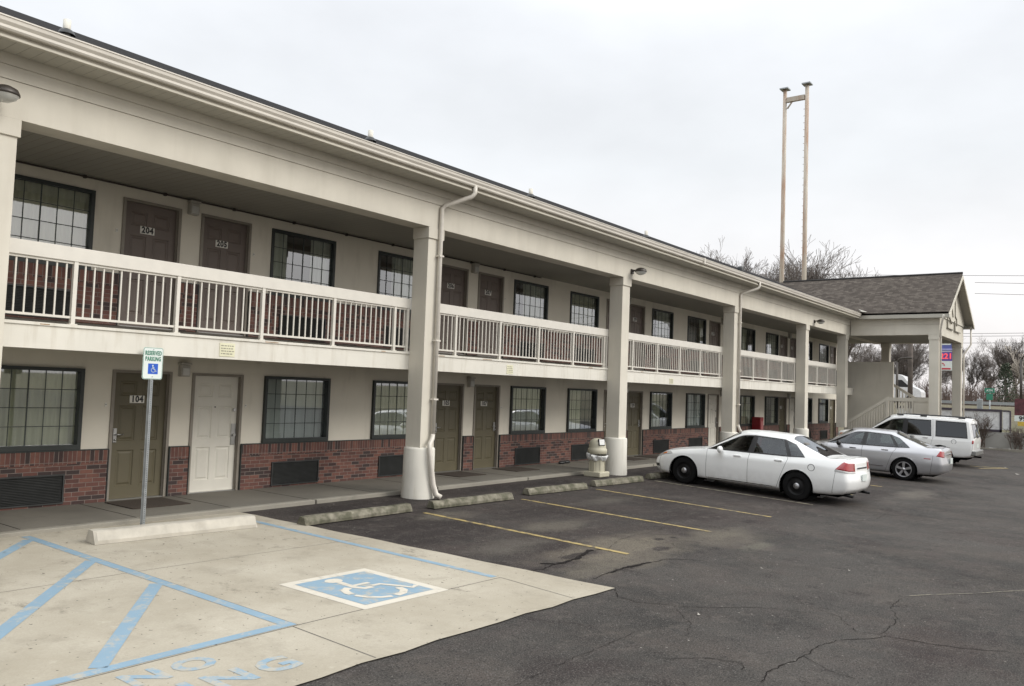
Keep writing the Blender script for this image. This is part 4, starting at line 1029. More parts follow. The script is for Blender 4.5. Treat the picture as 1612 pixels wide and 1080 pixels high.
    def side_patch(poly, sgn, off, mb, nu_=8, nv_=5):
        a, b, c, d = poly; g = []
        for i in range(nu_+1):
            row = []
            for j in range(nv_+1):
                u, v = i/nu_, j/nv_
                x = (a[0]*(1-u)+b[0]*u)*(1-v)+(d[0]*(1-u)+c[0]*u)*v; z = (a[1]*(1-u)+b[1]*u)*(1-v)+(d[1]*(1-u)+c[1]*u)*v
                row.append(side(x, z, sgn, off))
            g.append(row)
        for i in range(nu_):
            for j in range(nv_):
                q = [g[i][j], g[i+1][j], g[i+1][j+1], g[i][j+1]]
                if all(q_ is not None for q_ in q): mb.face(q, True)
    def uvpatch(quad, sgn, off, mb, nu_=10, nv_=8):
        a, b, c, d = quad; g = []
        for i in range(nu_+1):
            row = []
            for j in range(nv_+1):
                u, v = i/nu_, j/nv_
                U = (a[0]*(1-u)+b[0]*u)*(1-v)+(d[0]*(1-u)+c[0]*u)*v; V = (a[1]*(1-u)+b[1]*u)*(1-v)+(d[1]*(1-u)+c[1]*u)*v
                p = sh.at(U, V); nn = sh.nrm(U, V); e = off*(1 if 0 < i < nu_ and 0 < j < nv_ else .1); q = p+nn*e
                row.append((q.x, q.y*sgn, q.z))
            g.append(row)
        for i in range(nu_):
            for j in range(nv_): mb.face([g[i][j], g[i+1][j], g[i+1][j+1], g[i][j+1]], True)
    def gap(path, sgn, mb, w=.007, off=.0025):
        Q = []
        for a, b in zip(path, path[1:]):
            m_ = max(2, int(6*max(abs(a[0]-b[0]), abs(a[1]-b[1]))))
            for q in range(m_): Q.append((a[0]+(b[0]-a[0])*q/m_, a[1]+(b[1]-a[1])*q/m_))
        Q.append(path[-1]); R = []
        for U, V in Q:
            p = sh.at(U, V)+sh.nrm(U, V)*off; 
            if inside(p): 
                if len(R) > 1: _g(R, sgn, mb, w)
                R = []; continue
            R.append(p)
        if len(R) > 1: _g(R, sgn, mb, w)
    def _g(R, sgn, mb, w):
        pr = None
        for a in range(len(R)):
            d = (R[min(a+1,len(R)-1)]-R[max(a-1,0)]).normalized(); nn = Vector((0,1,0)); s_ = d.cross(nn).normalized()*w/2
            c = [(q.x, q.y*sgn, q.z) for q in (R[a]-s_, R[a]+s_)]
            if pr: mb.face([pr[0], pr[1], c[1], c[0]])
            pr = c
    for sgn in (1, -1):
        mb = MB()
        for path in spec['gaps']:
            gap([(sh.ix(a)+da, v) for a, da, v in path], sgn, mb)
        mb.build('panel_gap', M['gap'], objs['body'], local=True, fix=False)
        for (x, z, dn) in spec['handles']:
            mb = MB(); c = side(x, z, sgn, .0)
            mb.bevbox(c.x-.095, c.x+.095, c.y-.005 if sgn > 0 else c.y-.034, c.y+.034 if sgn > 0 else c.y+.005, z-.017, z+.017, .008)
            mb.build('handle', spec['handle_mat'], objs.get((dn, sgn)) or root, local=True)
        if 'cladding' in spec: spec['cladding'](side_patch, sgn, root)
    for sgn in (1, -1):
        for nm, mt, quad, off, kind in spec['lamps']:
            mb = MB()
            if kind == 'uv': uvpatch([(sh.ix(a)+da, v) for a, da, v in quad], sgn, off, mb)
            else: side_patch(quad, sgn, off, mb)
            if mb.f: mb.build(nm, mt, root, local=True, fix=False)
        # mirror
        mx_, mz = spec['mirror']; c = side(mx_, mz, sgn, 0); bm = bmesh.new(); bmesh.ops.create_icosphere(bm, subdivisions=3, radius=1)
        for v in bm.verts:
            q = v.co; v.co = Vector((c.x+q.x*.075-.02*q.y*sgn, c.y+sgn*(.13+q.y*.115), mz+.045+q.z*.085)); 
        mb = MB(); mb.addbm(bm, True); mb.tube([(c.x, c.y-sgn*.03, mz), (c.x, c.y+sgn*.08, mz+.03)], .025, 8); mb.build('mirror', spec.get('mirror_mat', paint), root, local=True)
    # arches, wheels
    for ax, sx in enumerate(spec['wheels']):
        for sgn in (1, -1):
            cx = Lh-sx; r = spec['wheel_r']; yo = spec['track']; hw = spec['tyre_w']
            mb = MB(); i0 = 0; nn = 24
            for q in range(nn+1):
                a = math.pi*(-.15+1.3*q/nn)
                for y_, rr_ in ((yo+.03, wr+.002), (.38, wr+.01)): mb.v.append((cx+rr_*math.cos(a), sgn*y_, r-.01+rr_*math.sin(a)))
            for q in range(nn): mb.f.append([2*q, 2*q+1, 2*q+3, 2*q+2]); mb.sm.append(True)
            mb.face([(cx-wr, sgn*.39, .12), (cx+wr, sgn*.39, .12), (cx+wr, sgn*.39, r+wr), (cx-wr, sgn*.39, r+wr)])
            mb.build('wheel_arch', M['arch'], objs['body'], local=True, fix=False)
            ye = sgn*(yo-.01); s_ = -sgn
            t = MB(); t.lathe([(r*.62, 0), (r*.66, .0-s_*0), (r*.88, s_*-.004), (r*.965, s_*.012), (r, s_*.035), (r, s_*(hw-.035)), (r*.96, s_*hw), (r*.6, s_*hw)], (cx, ye, r), 40, 'y')
            wo = t.build('wheel', M['tyre'], root, local=True); spec['rim'](cx, ye, r, s_, wo)
    # cabin
    cb = spec['cabin']; x0, x1, yy, zf, zb_ = cb
    mb = MB(); mb.box(Lh-x1, Lh-x0, -yy, yy, zf-.05, zf); mb.box(Lh-x1, Lh-x0, yy-.02, yy, zf, zb_); mb.box(Lh-x1, Lh-x0, -yy, -yy+.02, zf, zb_); mb.box(Lh-x1, Lh-x1+.03, -yy+.02, yy-.02, zf, zb_+.02); mb.bevbox(Lh-x0-.38, Lh-x0, -yy+.03, yy-.03, zf, zb_+.03, .05)
    ca = mb.build('cabin', M['cabin'], root, local=True)
    for sx in spec['seats']:
        for y in (-.38, .38):
            mb = MB(); X = Lh-sx; T = Matrix.Translation((X, y, zf))
            mb.bevbox(X-.25, X+.28, y-.25, y+.25, zf+.05, zf+.28, .05)
            bm = bmesh.new(); bmesh.ops.create_cube(bm, size=1)
            for v in bm.verts: v.co = Vector((v.co.x*.14, v.co.y*.46*(1 if v.co.z < 0 else .85), v.co.z*.62))
            bmesh.ops.bevel(bm, geom=bm.edges[:], offset=.045, segments=2, affect='EDGES')
            bmesh.ops.transform(bm, matrix=Matrix.Translation((X-.30, y, zf+.50)) @ Matrix.Rotation(-.28, 4, 'Y'), verts=bm.verts); mb.addbm(bm, True)
            mb.bevbox(X-.47, X-.35, y-.12, y+.12, zf+.80, zf+.98, .045); mb.build('seat', M['seat'], ca, local=True)
    mb = MB(); ring = [(Lh-x0-.42+.06*math.cos(a*.3927), .38+.18*math.sin(a*.3927), zb_+.03+.17*math.cos(a*.3927)) for a in range(17)]; mb.tube(ring, .016, 6, False); mb.build('steering_wheel', M['cartrim'], ca, local=True)
    spec['extra'](root, sh, side, Lh, bvh)
    return root
def steel_rim(cx, ye, r, s_, wo):
    mb = MB(); mb.lathe([(r*.66, s_*.0), (r*.63, s_*.03), (r*.55, s_*.055), (r*.40, s_*.045), (r*.26, s_*.02), (r*.24, s_*.02)], (cx, ye, r), 32, 'y')
    mb.lathe([(r*.25, s_*.021), (0, s_*.021)], (cx, ye, r), 20, 'y')
    rm = mb.build('rim', M['steelwheel'], wo, local=True)
    mb = MB(); mb.lathe([(r*.22, s_*.018), (r*.20, s_*-.004), (r*.10, s_*-.014), (0, s_*-.016)], (cx, ye, r), 20, 'y'); mb.build('hub_cap', M['alloy'], wo, local=True)
def spoke_rim(nsp):
    def f(cx, ye, r, s_, wo):
        MB().lathe([(r*.60, s_*.09), (0, s_*.09)], (cx, ye, r), 24, 'y').build('brake_disc', M['steelwheel'], wo, local=True)
        mb = MB(); mb.lathe([(r*.67, s_*-.002), (r*.64, s_*-.006), (r*.60, s_*.01), (r*.59, s_*.07)], (cx, ye, r), 36, 'y')
        mb.lathe([(r*.17, s_*.03), (r*.15, s_*.0), (0, s_*-.004)], (cx, ye, r), 20, 'y')
        for q in range(nsp):
            a = 2*math.pi*q/nsp+.3; d = Vector((math.cos(a), 0, math.sin(a))); t = Vector((-math.sin(a), 0, math.cos(a))); c = Vector((cx, ye, r)); o_ = Vector((0, s_, 0))
            A = [c+d*r*.10+t*r*.07, c+d*r*.62+t*r*.12, c+d*r*.62-t*r*.12, c+d*r*.10-t*r*.07]
            fr = [p+o_*(.006 if i in (0, 3) else .002) for i, p in enumerate(A)]; bk = [p+o_*.045 for p in A]
            mb.face(fr); mb.face(bk)
            for i in range(4): mb.face([fr[i], fr[(i+1) % 4], bk[(i+1) % 4], bk[i]])
        mb.build('rim', M['alloy'], wo, local=True)
    return f
def sedan_cols(w, sx=1.0, sz=1.0, roof_back=0.0, deck=0.0):
    def c(name, s, ys, zs, ym=1.0):
        if not hasattr(s, '__len__'): s = [s]*10
        return (name, [(a*sx, b*w*ym, z*sz) for a, b, z in zip(s, ys, zs)])
    Y = [0,.80,.955,1.0,.985,.90,.80,.68,.38,0]
    cols = [
     c('F0', [.16,.12,.05,.0,.03,.10,.14,.17,.20,.21], [0]*10, [.20,.20,.30,.46,.58,.68,.71,.725,.735,.74]),
     c('F1', [.17,.13,.06,.015,.045,.11,.15,.18,.21,.22], Y, [.20,.20,.30,.46,.58,.67,.70,.72,.735,.74], .48),
     c('F2', [.26,.22,.15,.11,.15,.20,.22,.24,.25,.26], Y, [.20,.20,.30,.46,.58,.67,.70,.72,.74,.75], .82),
     c('F3', [.42,.42,.40,.38,.40,.42,.42,.42,.42,.42], Y, [.20,.20,.28,.50,.66,.75,.78,.80,.82,.825], .955),
     c('F4', .72, Y, [.20,.20,.27,.54,.72,.815,.845,.86,.875,.88], .985),
     c('F5', 1.05, Y, [.20,.20,.27,.55,.76,.865,.895,.905,.918,.922]),
     c('F6', [1.38]*10, Y, [.20,.20,.27,.55,.79,.91,.935,.945,.955,.96]),
     c('CO', [1.60,1.60,1.60,1.60,1.60,1.58,1.60,1.55,1.46,1.42], [0,.80,.955,1.0,.985,.895,.80,.72,.38,0], [.20,.20,.26,.55,.80,.945,.965,.975,.985,.99]),
     c('AT', [2.1,2.1,2.1,2.1,2.1,2.12,2.36,2.33,2.22,2.17], [0,.80,.955,1.0,.985,.90,.685,.62,.33,0], [.20,.20,.26,.55,.81,.955,1.335,1.385,1.425,1.44]),
     c('B1', [2.62,2.62,2.62,2.62,2.62,2.63,2.70,2.70,2.70,2.70], [0,.80,.955,1.0,.985,.90,.685,.61,.33,0], [.20,.20,.26,.55,.815,.96,1.385,1.435,1.478,1.488]),
     c('BM', [2.68,2.68,2.68,2.68,2.68,2.69,2.75,2.75,2.75,2.75], [0,.80,.955,1.0,.985,.90,.685,.61,.33,0], [.20,.20,.26,.55,.815,.96,1.387,1.436,1.479,1.489]),
     c('B2', [2.74,2.74,2.74,2.74,2.74,2.75,2.80,2.80,2.80,2.80], [0,.80,.955,1.0,.985,.90,.685,.61,.33,0], [.20,.20,.26,.55,.816,.962,1.388,1.437,1.48,1.49]),
     c('C1', [3.38,3.38,3.40,3.50,3.60,3.62+roof_back,3.44,3.44,3.44,3.44], [0,.80,.955,1.0,.985,.90,.68,.60,.33,0], [.20,.20,.26,.55,.825,.975,1.362,1.415,1.46,1.468]),
     c('C2', [3.45,3.45,3.47,3.58,3.68,3.70+roof_back,3.50,3.50,3.50,3.50], [0,.80,.955,1.0,.985,.90,.68,.60,.33,0], [.20,.20,.26,.55,.83,.98,1.352,1.405,1.45,1.46]),
     c('QU', [3.85,3.85,3.85,3.9,3.98,4.02+roof_back,3.74,3.64,3.58,3.56], [0,.80,.955,1.0,.985,.895,.70,.595,.33,0], [.20,.20,.27,.55,.84,1.0,1.27,1.375,1.43,1.445]),
     c('DE', [4.25,4.25,4.25,4.3,4.36,4.44,4.46+deck,4.44+deck,4.40+deck,4.38+deck], [0,.80,.95,.995,.975,.87,.77,.68,.36,0], [.21,.21,.29,.56,.85,1.025,1.045,1.055,1.065,1.07]),
     c('T1', [4.62,4.62,4.62,4.66,4.70,4.74,4.76,4.76,4.76,4.76], [0,.78,.94,.985,.955,.84,.74,.62,.34,0], [.23,.23,.32,.57,.84,1.03,1.055,1.065,1.075,1.08]),
     c('T2', [4.80,4.84,4.90,4.93,4.90,4.92,4.93,4.93,4.93,4.93], Y, [.26,.26,.36,.56,.82,.99,1.045,1.06,1.075,1.08], .92),
     c('R2', [4.84,4.90,4.99,5.02,4.975,4.955,4.93,4.91,4.90,4.90], Y, [.28,.28,.38,.56,.80,.975,1.03,1.05,1.065,1.07], .80),
     c('R1', [4.86,4.94,5.05,5.08,5.03,5.01,4.975,4.955,4.945,4.94], Y, [.28,.28,.38,.56,.79,.97,1.025,1.045,1.06,1.065], .42),
     c('R0', [4.87,4.95,5.06,5.09,5.04,5.02,4.985,4.965,4.955,4.95], [0]*10, [.28,.28,.38,.56,.79,.97,1.025,1.045,1.06,1.065])]
    return cols
SED_GLASS = [('glass_front','CO','B1',5,6), ('trim','B1','B2',5,6), ('glass_rear','B2','C1',5,6), ('trim','C1','C2',5,6), ('glass_quarter','C2','QU',5,6), ('windscreen','CO','AT',7,9), ('rear_window','QU','DE',7,9)]
SED_DOORS = [('door_front','CO','BM'), ('door_rear','BM','C1')]
SED_GAPS = [[('CO',0,5.0),('CO',0,1.9)], [('BM',0,5.0),('BM',0,1.9)], [('C1',0,5.0),('C1',0,1.9)], [('CO',0,1.9),('C1',0,1.9)], [('F3',0,5.6),('CO',0,5.9)], [('DE',0,6.6),('T2',.3,6.3)], [('F2',.6,2.0),('F2',.6,5.0)], [('T1',.2,4.0),('T1',.2,1.6)]]
def plate_at(root, x, z, wd, ht, mat, txt=None, side=-1):
    mb = MB(); mb.bevbox(x-.012, x+.004, -wd/2, wd/2, z-ht/2, z+ht/2, .003); return mb.build('licence_plate', mat, root, local=True)
def imp_extra(root, sh, side, Lh, bvh):
    plate_at(root, -Lh-.012, .64, .31, .16, M['sign_white'])
    mb = MB(); mb.bevbox(-Lh+.045, -Lh+.075, -.33, .33, .83, .875, .008); mb.build('chrome_strip', M['chrome'], root, local=True)
    for sgn in (1, -1): MB().tube([(-Lh+.30, sgn*.58, .25), (-Lh+.03, sgn*.60, .235)], .032, 12).build('exhaust_tip', M['steelwheel'], root, local=True)
    mb = MB(); mb.box(-Lh+.35, Lh-.45, -.62, .62, .18, .24); mb.build('underbody', M['arch'], root, local=True)
    c = side(4.20, .80, 1, .003); 
    for sgn in (1,):
        mb = MB(); mb.lathe([(.082,0),(.078,.003),(.07,.003)], (c.x, c.y, c.z), 24, 'y'); mb.build('fuel_flap', M['gap'], root, local=True)
imp = dict(L=5.09, cols=sedan_cols(.925), paint=m_carpaint('white_car_paint', (.82,.825,.81)), glass=SED_GLASS, doors=SED_DOORS, gaps=SED_GAPS, arch=.385, wheel_r=.338, wheels=(.99,3.87), track=.905, tyre_w=.22,
  handles=[(2.40,.865,'door_front'),(3.42,.875,'door_rear')], handle_mat=None, mirror=(1.98,.93), rim=steel_rim, cabin=(1.35,4.05,.72,.34,.90), seats=(2.45,3.45), extra=imp_extra,
  lamps=[('tail_light',M['taillight'],[('T1',.12,3.92),('R1',-.15,3.95),('R1',-.25,4.95),('T1',.72,4.98)],.014,'uv'), ('reversing_light',M['headlight'],[('T1',.08,3.74),('R1',-.15,3.74),('R1',-.15,3.90),('T1',.12,3.90)],.012,'uv'),
         ('headlight',M['headlight'],[('F2',-.45,4.0),('F4',-.25,4.15),('F4',-.55,4.98),('F2',.0,4.9)],.010,'uv'), ('indicator',M['amber'],[('F2',.75,4.25),('F3',.3,4.3),('F3',.25,4.75),('F2',.75,4.7)],.016,'uv'),
         ('lower_grille',M['cartrim'],[('F1',.1,2.3),('F2',.55,2.4),('F2',.55,2.75),('F1',.1,2.75)],.005,'uv'), ('sill',M['chrome'],[(1.66,.245),(3.30,.245),(3.30,.262),(1.66,.262)],.004,'side')])
imp['handle_mat'] = imp['paint']
make_car('white_sedan', imp, (19.52, -5.72, -.045), R_(90-2.6), 'white four door sedan with black steel wheels parked nose to the walkway', 'car', .965).rotation_euler = (0, R_(-2.0), R_(90-2.6))
def mal_extra(root, sh, side, Lh, bvh):
    plate_at(root, -Lh-.012, .66, .31, .16, M['sign_white'])
    mb = MB(); mb.box(-Lh+.35, Lh-.45, -.6, .6, .18, .24); mb.build('underbody', M['arch'], root, local=True)
    mb = MB(); mb.bevbox(-Lh+.035, -Lh+.07, -.30, .30, .84, .87, .008); mb.build('chrome_strip', M['chrome'], root, local=True)
    MB().bevbox(-1.02,-.93,-.03,.03,1.415,1.45,.01).build('roof_antenna', M['cartrim'], root, local=True)
silver = m_carpaint('silver_car_paint', (.46,.46,.475), .6, .3, .7)
mal = dict(L=4.87, cols=sedan_cols(.893, 4.87/5.09, .975, .06, .06), paint=silver, glass=SED_GLASS, doors=SED_DOORS, gaps=SED_GAPS, arch=.375, wheel_r=.335, wheels=(.95,3.76), track=.875, tyre_w=.21,
  handles=[(2.30,.845,'door_front'),(3.22,.87,'door_rear')], handle_mat=M['chrome'], mirror=(1.90,.91), mirror_mat=M['cartrim'], rim=spoke_rim(5), cabin=(1.30,3.85,.69,.34,.88), seats=(2.35,3.3), extra=mal_extra,
  lamps=[('tail_light',M['taillight'],[('T2',-.45,3.95),('R2',.5,3.95),('R2',.5,4.95),('T2',-.05,4.95)],.012,'uv'), ('side_marker',M['taillight'],[(4.30,.70),(4.48,.70),(4.48,.725),(4.30,.725)],.006,'side'),
         ('headlight',M['headlight'],[('F2',-.45,4.0),('F4',-.25,4.15),('F4',-.55,4.98),('F2',.0,4.9)],.010,'uv'), ('door_moulding',M['chrome'],[(1.75,.36),(3.2,.36),(3.2,.385),(1.75,.385)],.006,'side')])
make_car('silver_sedan', mal, (27.45, -6.15, -.09), R_(90), 'silver four door sedan parked between the white sedan and the large white truck', 'car', .995).rotation_euler = (0, R_(-1.5), R_(90))
def suv_cols(w=1.0):
    def c(name, s, ys, zs, ym=1.0):
        if not hasattr(s, '__len__'): s = [s]*10
        return (name, [(a, b*w*ym, z) for a, b, z in zip(s, ys, zs)])
    Y = [0,.82,.965,1.0,.985,.95,.86,.70,.40,0]; G = [0,.82,.965,1.0,.985,.955,.845,.76,.42,0]; ZG = [.36,.36,.42,.72,1.00,1.13,1.76,1.85,1.90,1.915]
    return [
     c('F0', [.12,.08,.02,.0,.03,.06,.10,.16,.2,.22], [0]*10, [.36,.36,.48,.66,.90,1.02,1.07,1.09,1.10,1.105]),
     c('F1', [.12,.08,.02,.0,.03,.06,.10,.16,.2,.22], Y, [.36,.36,.48,.66,.90,1.02,1.07,1.09,1.10,1.105], .5),
     c('F2', [.22,.18,.12,.09,.10,.13,.16,.2,.22,.24], Y, [.36,.36,.48,.66,.90,1.01,1.06,1.085,1.10,1.105], .86),
     c('F3', .36, Y, [.36,.36,.46,.68,.93,1.04,1.09,1.11,1.12,1.125], .975),
     c('F5', .78, Y, [.36,.36,.44,.70,.98,1.09,1.125,1.145,1.16,1.165]),
     c('F6', 1.08, Y, [.36,.36,.42,.72,1.0,1.13,1.17,1.19,1.205,1.21]),
     c('CO', [1.52]*4+[1.42,1.34,1.36,1.32,1.24,1.22], G[:6]+[.87,.80,.42,0], [.36,.36,.42,.72,1.01,1.17,1.20,1.21,1.22,1.225]),
     c('AT', [2.0]*5+[1.95,2.16,2.12,2.04,2.02], G, [.36,.36,.42,.72,1.02,1.18,1.68,1.775,1.83,1.845]),
     c('B1', [2.60]*6+[2.64]*4, G, ZG), c('BM', [2.68]*6+[2.71]*4, G, ZG), c('B2', [2.76]*6+[2.78]*4, G, ZG),
     c('C1', [3.42,3.42,3.44,3.58,3.64,3.66,3.62,3.62,3.62,3.62], G, ZG), c('C2', [3.55,3.55,3.57,3.72,3.78,3.80,3.78,3.78,3.78,3.78], G, ZG),
     c('QU', [4.6,4.6,4.7,4.85,4.9,4.92,4.84,4.82,4.82,4.82], G, [.38,.38,.44,.72,1.00,1.13,1.745,1.83,1.88,1.895]),
     c('T1', [4.9,4.9,4.98,5.03,5.05,5.05,4.93,4.90,4.90,4.90], G, [.40,.40,.48,.72,1.00,1.13,1.73,1.82,1.87,1.885], .985),
     c('R2', [4.95,4.98,5.06,5.10,5.12,5.11,4.99,4.95,4.95,4.95], G, [.42,.42,.5,.72,1.00,1.13,1.72,1.81,1.865,1.88], .90),
     c('R1', [4.95,5.0,5.08,5.12,5.14,5.13,5.01,4.97,4.97,4.97], G, [.42,.42,.5,.72,1.02,1.19,1.69,1.80,1.855,1.87], .5),
     c('R0', [4.95,5.0,5.08,5.125,5.145,5.135,5.015,4.975,4.975,4.975], [0]*10, [.42,.42,.5,.72,1.00,1.13,1.72,1.815,1.87,1.885])]
def suv_extra(root, sh, side, Lh, bvh):
    mb = MB(); mb.bevbox(-Lh-.06, -Lh+.20, -.93, .93, .50, .68, .03); mb.build('rear_bumper', plain('bumper_grey', (.22,.22,.21), .4, metal=.5, obj=True), root, local=True)
    mb = MB(); mb.box(-Lh+.3, Lh-.4, -.7, .7, .30, .40); mb.tube([(-Lh+.3,0,.42),(-Lh-.12,0,.42)], .035, 8); mb.build('underbody', M['arch'], root, local=True)
    plate_at(root, -Lh+.02, .86, .31, .16, M['sign_white'])
    for sgn in (1, -1):
        mb = MB(); mb.tube([(.15,sgn*.74,1.905),(-.1,sgn*.74,1.93),(-1.9,sgn*.73,1.925),(-2.15,sgn*.73,1.89)], .016, 6)
        for x in (.10,-.75,-2.1): mb.bevbox(x-.12,x+.12,sgn*.74-.03,sgn*.74+.03,1.87,1.935,.012)
        mb.build('roof_rail', M['cartrim'], root, local=True)
    mb = MB(); mb.tube([(-Lh+.0,.25,1.19),(-Lh-.01,.1,1.22),(-Lh+.0,-.3,1.25)], .012, 6); mb.build('rear_wiper', M['cartrim'], root, local=True)
    c = side(4.45, .98, 1, .003); MB().lathe([(.09,0),(.085,.003),(.077,.003)], (c.x, c.y, c.z), 24, 'y').build('fuel_flap', M['gap'], root, local=True)
suv = dict(L=5.15, cols=suv_cols(.985), paint=m_carpaint('white_truck_paint', (.76,.76,.74)), glass=[('glass_front','CO','B1',5,6), ('trim','B1','B2',5,6), ('glass_rear','B2','C1',5,6), ('glass_quarter','C2','QU',5,6), ('windscreen','CO','AT',7,9), ('rear_window','R2','R0',5,6)],
  doors=SED_DOORS, gaps=[[('CO',0,5.0),('CO',0,1.9)], [('BM',0,5.0),('BM',0,1.9)], [('C1',.3,6.2),('C1',.3,5.0),('C1',.2,1.9)], [('CO',0,1.9),('C1',0,1.9)], [('T1',.6,1.6),('T1',.6,7.0)]], arch=.455, wheel_r=.385, wheels=(.97,3.99), track=.95, tyre_w=.25,
  handles=[(2.42,1.07,'door_front'),(3.45,1.07,'door_rear')], handle_mat=None, mirror=(2.02,1.16), mirror_mat=M['cartrim'], rim=spoke_rim(5), cabin=(1.4,4.9,.76,.55,1.12), seats=(2.45,3.4), extra=suv_extra, rear_side_glass=M['privacy_glass'], rear_glass=M['privacy_glass'],
  lamps=[('tail_light',M['taillight'],[('T1',.15,3.75),('T1',.85,3.75),('T1',.85,4.75),('T1',.15,4.75)],.014,'uv'), ('headlight',M['headlight'],[('F1',.2,3.9),('F3',-.3,3.9),('F3',-.3,4.7),('F1',.2,4.7)],.01,'uv'), ('indicator',M['amber'],[('F2',.45,4.0),('F3',.15,4.0),('F3',.15,4.65),('F2',.45,4.65)],.016,'uv'),
         ('arch_flare',plain('arch_flare_tan', (.30,.275,.22), .5, obj=True),[(3.55,.80),(4.43,.80),(4.38,.90),(3.60,.90)],.0,'side')])
suv['handle_mat'] = suv['paint']; suv['lamps'] = suv['lamps'][:-1]
make_car('white_truck', suv, (35.28, -5.72, -.105), R_(90.0), 'large white sport utility vehicle with dark rear glass parked farthest under the canopy', 'car', .96).rotation_euler = (0, R_(-1.2), R_(90))

# ------------------------------------------------------------------ background
rng_ = random.Random(77)
def bare_tree(seed, height, spread=.5, depth=7, trunk_r=.16, multi=1, lean=0, start=.22, minr=.009):
    rq = random.Random(seed); T = MB(); Cr = MB()
    def grow(p, d, ln, r, dep):
        n = 3; pts = [p]; rad = [r]; q = p.copy(); dd = d.copy(); ch = []
        for i in range(n):
            dd = (dd+Vector((rq.uniform(-1,1), rq.uniform(-1,1), rq.uniform(-.5,.9)))*.16).normalized()
            q = q+dd*ln/n; pts.append(q.copy()); rad.append(max(minr, r*(1-.3*(i+1)/n)))
            if i < n-1 and dep < depth-1 and rq.random() < (.85 if dep > 0 else start): ch.append((q.copy(), dd.copy(), rad[-1]*.6, .62))
        mb = T if dep <= 1 else Cr
        mb.tube(pts, rad, 6 if dep < 2 else (4 if dep < 4 else 3), caps=False, smooth=True)
        if dep >= depth: return
        k = 2 if rq.random() < .7 else 3
        for _ in range(k): ch.append((q.copy(), dd.copy(), rad[-1]*(.82 if k == 2 else .7), .80))
        for (a, b, rr_, f) in ch:
            ax = Vector((rq.uniform(-1,1), rq.uniform(-1,1), rq.uniform(-.3,.3))); ax = (ax-b*ax.dot(b)).normalized()
            nd = (b+ax*rq.uniform(.35,.95)*spread*1.25+Vector((0,0,.12))).normalized()
            grow(a, nd, ln*f*rq.uniform(.75,1.1), rr_, dep+1)
    for k in range(multi):
        a = rq.uniform(0, 6.28); l = (.0 if multi == 1 else .35)+lean
        d = Vector((math.cos(a)*l, math.sin(a)*l, 1)).normalized()
        grow(Vector((rq.uniform(-.15,.15)*(multi > 1), rq.uniform(-.15,.15)*(multi > 1), -.1)), d, height*.28, trunk_r, 0)
    zmax = max(v[2] for v in Cr.v); s = height/zmax
    for mb in (T, Cr): mb.v = [(x*s, y*s, z*s) for x, y, z in mb.v]
    return T, Cr
def tree_obj(T, Cr, loc, mat, label, cat, group=None, rz=0, nm='bare_tree'):
    root = empty(nm, loc, rz, label=label, cat=cat, group=group)
    T.build('trunk', mat, root, local=True, fix=False); Cr.build('crown', mat, root, local=True, fix=False); return root
def fz(x, y): return gz(x, y)-.06+far(x, y)
protos = []
for i, (h, sp, r, m_) in enumerate(((10,.55,.17,M['bark']),(10,.70,.14,M['bark_grey']),(10,.45,.15,M['bark']),(10,.6,.2,M['bark']),(10,.8,.12,M['bark_grey']))):
    protos.append((bare_tree(100+i, h, sp, 7, r), m_))
made = {}
def put_tree(pi, x, y, h, label, group, rz=None, wf=1.0):
    (T, Cr), mt = protos[pi]; rz = rng_.uniform(0, 6.28) if rz is None else rz
    if pi not in made:
        o = tree_obj(T, Cr, (x, y, fz(x, y)), mt, label, 'tree', group, rz); made[pi] = o
    else:
        o = copy_tree(made[pi]); o.location = (x, y, fz(x, y)); o.rotation_euler = (0, 0, rz); o['label'] = label; o['group'] = group
    o.scale = (h/10*wf, h/10*wf, h/10); return o
# wood beyond the highway
tl = 'leafless dark tree in the wood beyond the far road'
for i in range(30):
    x = rng_.uniform(92, 128); t_ = i/29
    y = (14-33*t_)*(x/100)+rng_.uniform(-1.2, 1.2)
    h = rng_.uniform(5.2, 8.2)*(x/105)*(1.0 if rng_.random() < .65 else 1.3)
    put_tree(i % 5, x, y, h, tl, 'wood beyond the far road', wf=.95)
# leaning pale trunk
T, Cr = bare_tree(321, 6.2, .6, 5, .12, lean=.9, minr=.02)
tree_obj(T, Cr, (97, -1.6, fz(97, -1.6)), M['bark_pale'], 'pale leaning leafless tree in front of the dark wood', 'tree', rz=2.2)
# big trees behind the motel roof
bl = ['leafless tree behind the roof, leftmost and faintest of the row', 'broad leafless tree showing above the roof left of the twin poles', 'leafless tree right between the two tall rusty poles', 'leafless tree behind the canopy ridge right of the twin poles', 'dense leafless tree rising behind the twin poles','leafless tree low behind the canopy ridge, farthest right of the roof row','leafless tree just left of the twin poles above the gutter','thin leafless tree between the poles, taller than its neighbour','tall leafless tree above the gutter, second highest of the roof row','leafless tree over the canopy ridge, just right of the taller pole','leafless tree barely showing above the roof, left end of the row','fan shaped leafless tree directly behind the shorter left pole']
for i, (x, y, h, pi, wf) in enumerate(((84,25.5,17.6,1,.75),(84,21.5,19.2,4,.8),(84,15.0,16.6,3,.75),(84,12.2,15.9,1,.95),(86,17.4,16.8,0,.85),(86,9.4,14.2,4,.95),(85,23.4,18.3,2,.9),(84,14.0,17.0,2,1.2),(85,18.6,18.8,1,1.1),(84,10.9,15.6,3,1.15),(85,27.2,18.2,4,.9),(84,16.2,17.2,0,1.2))):
    put_tree(pi, x, y, h-fz(x,y), bl[i], 'trees behind the roof', wf=wf)
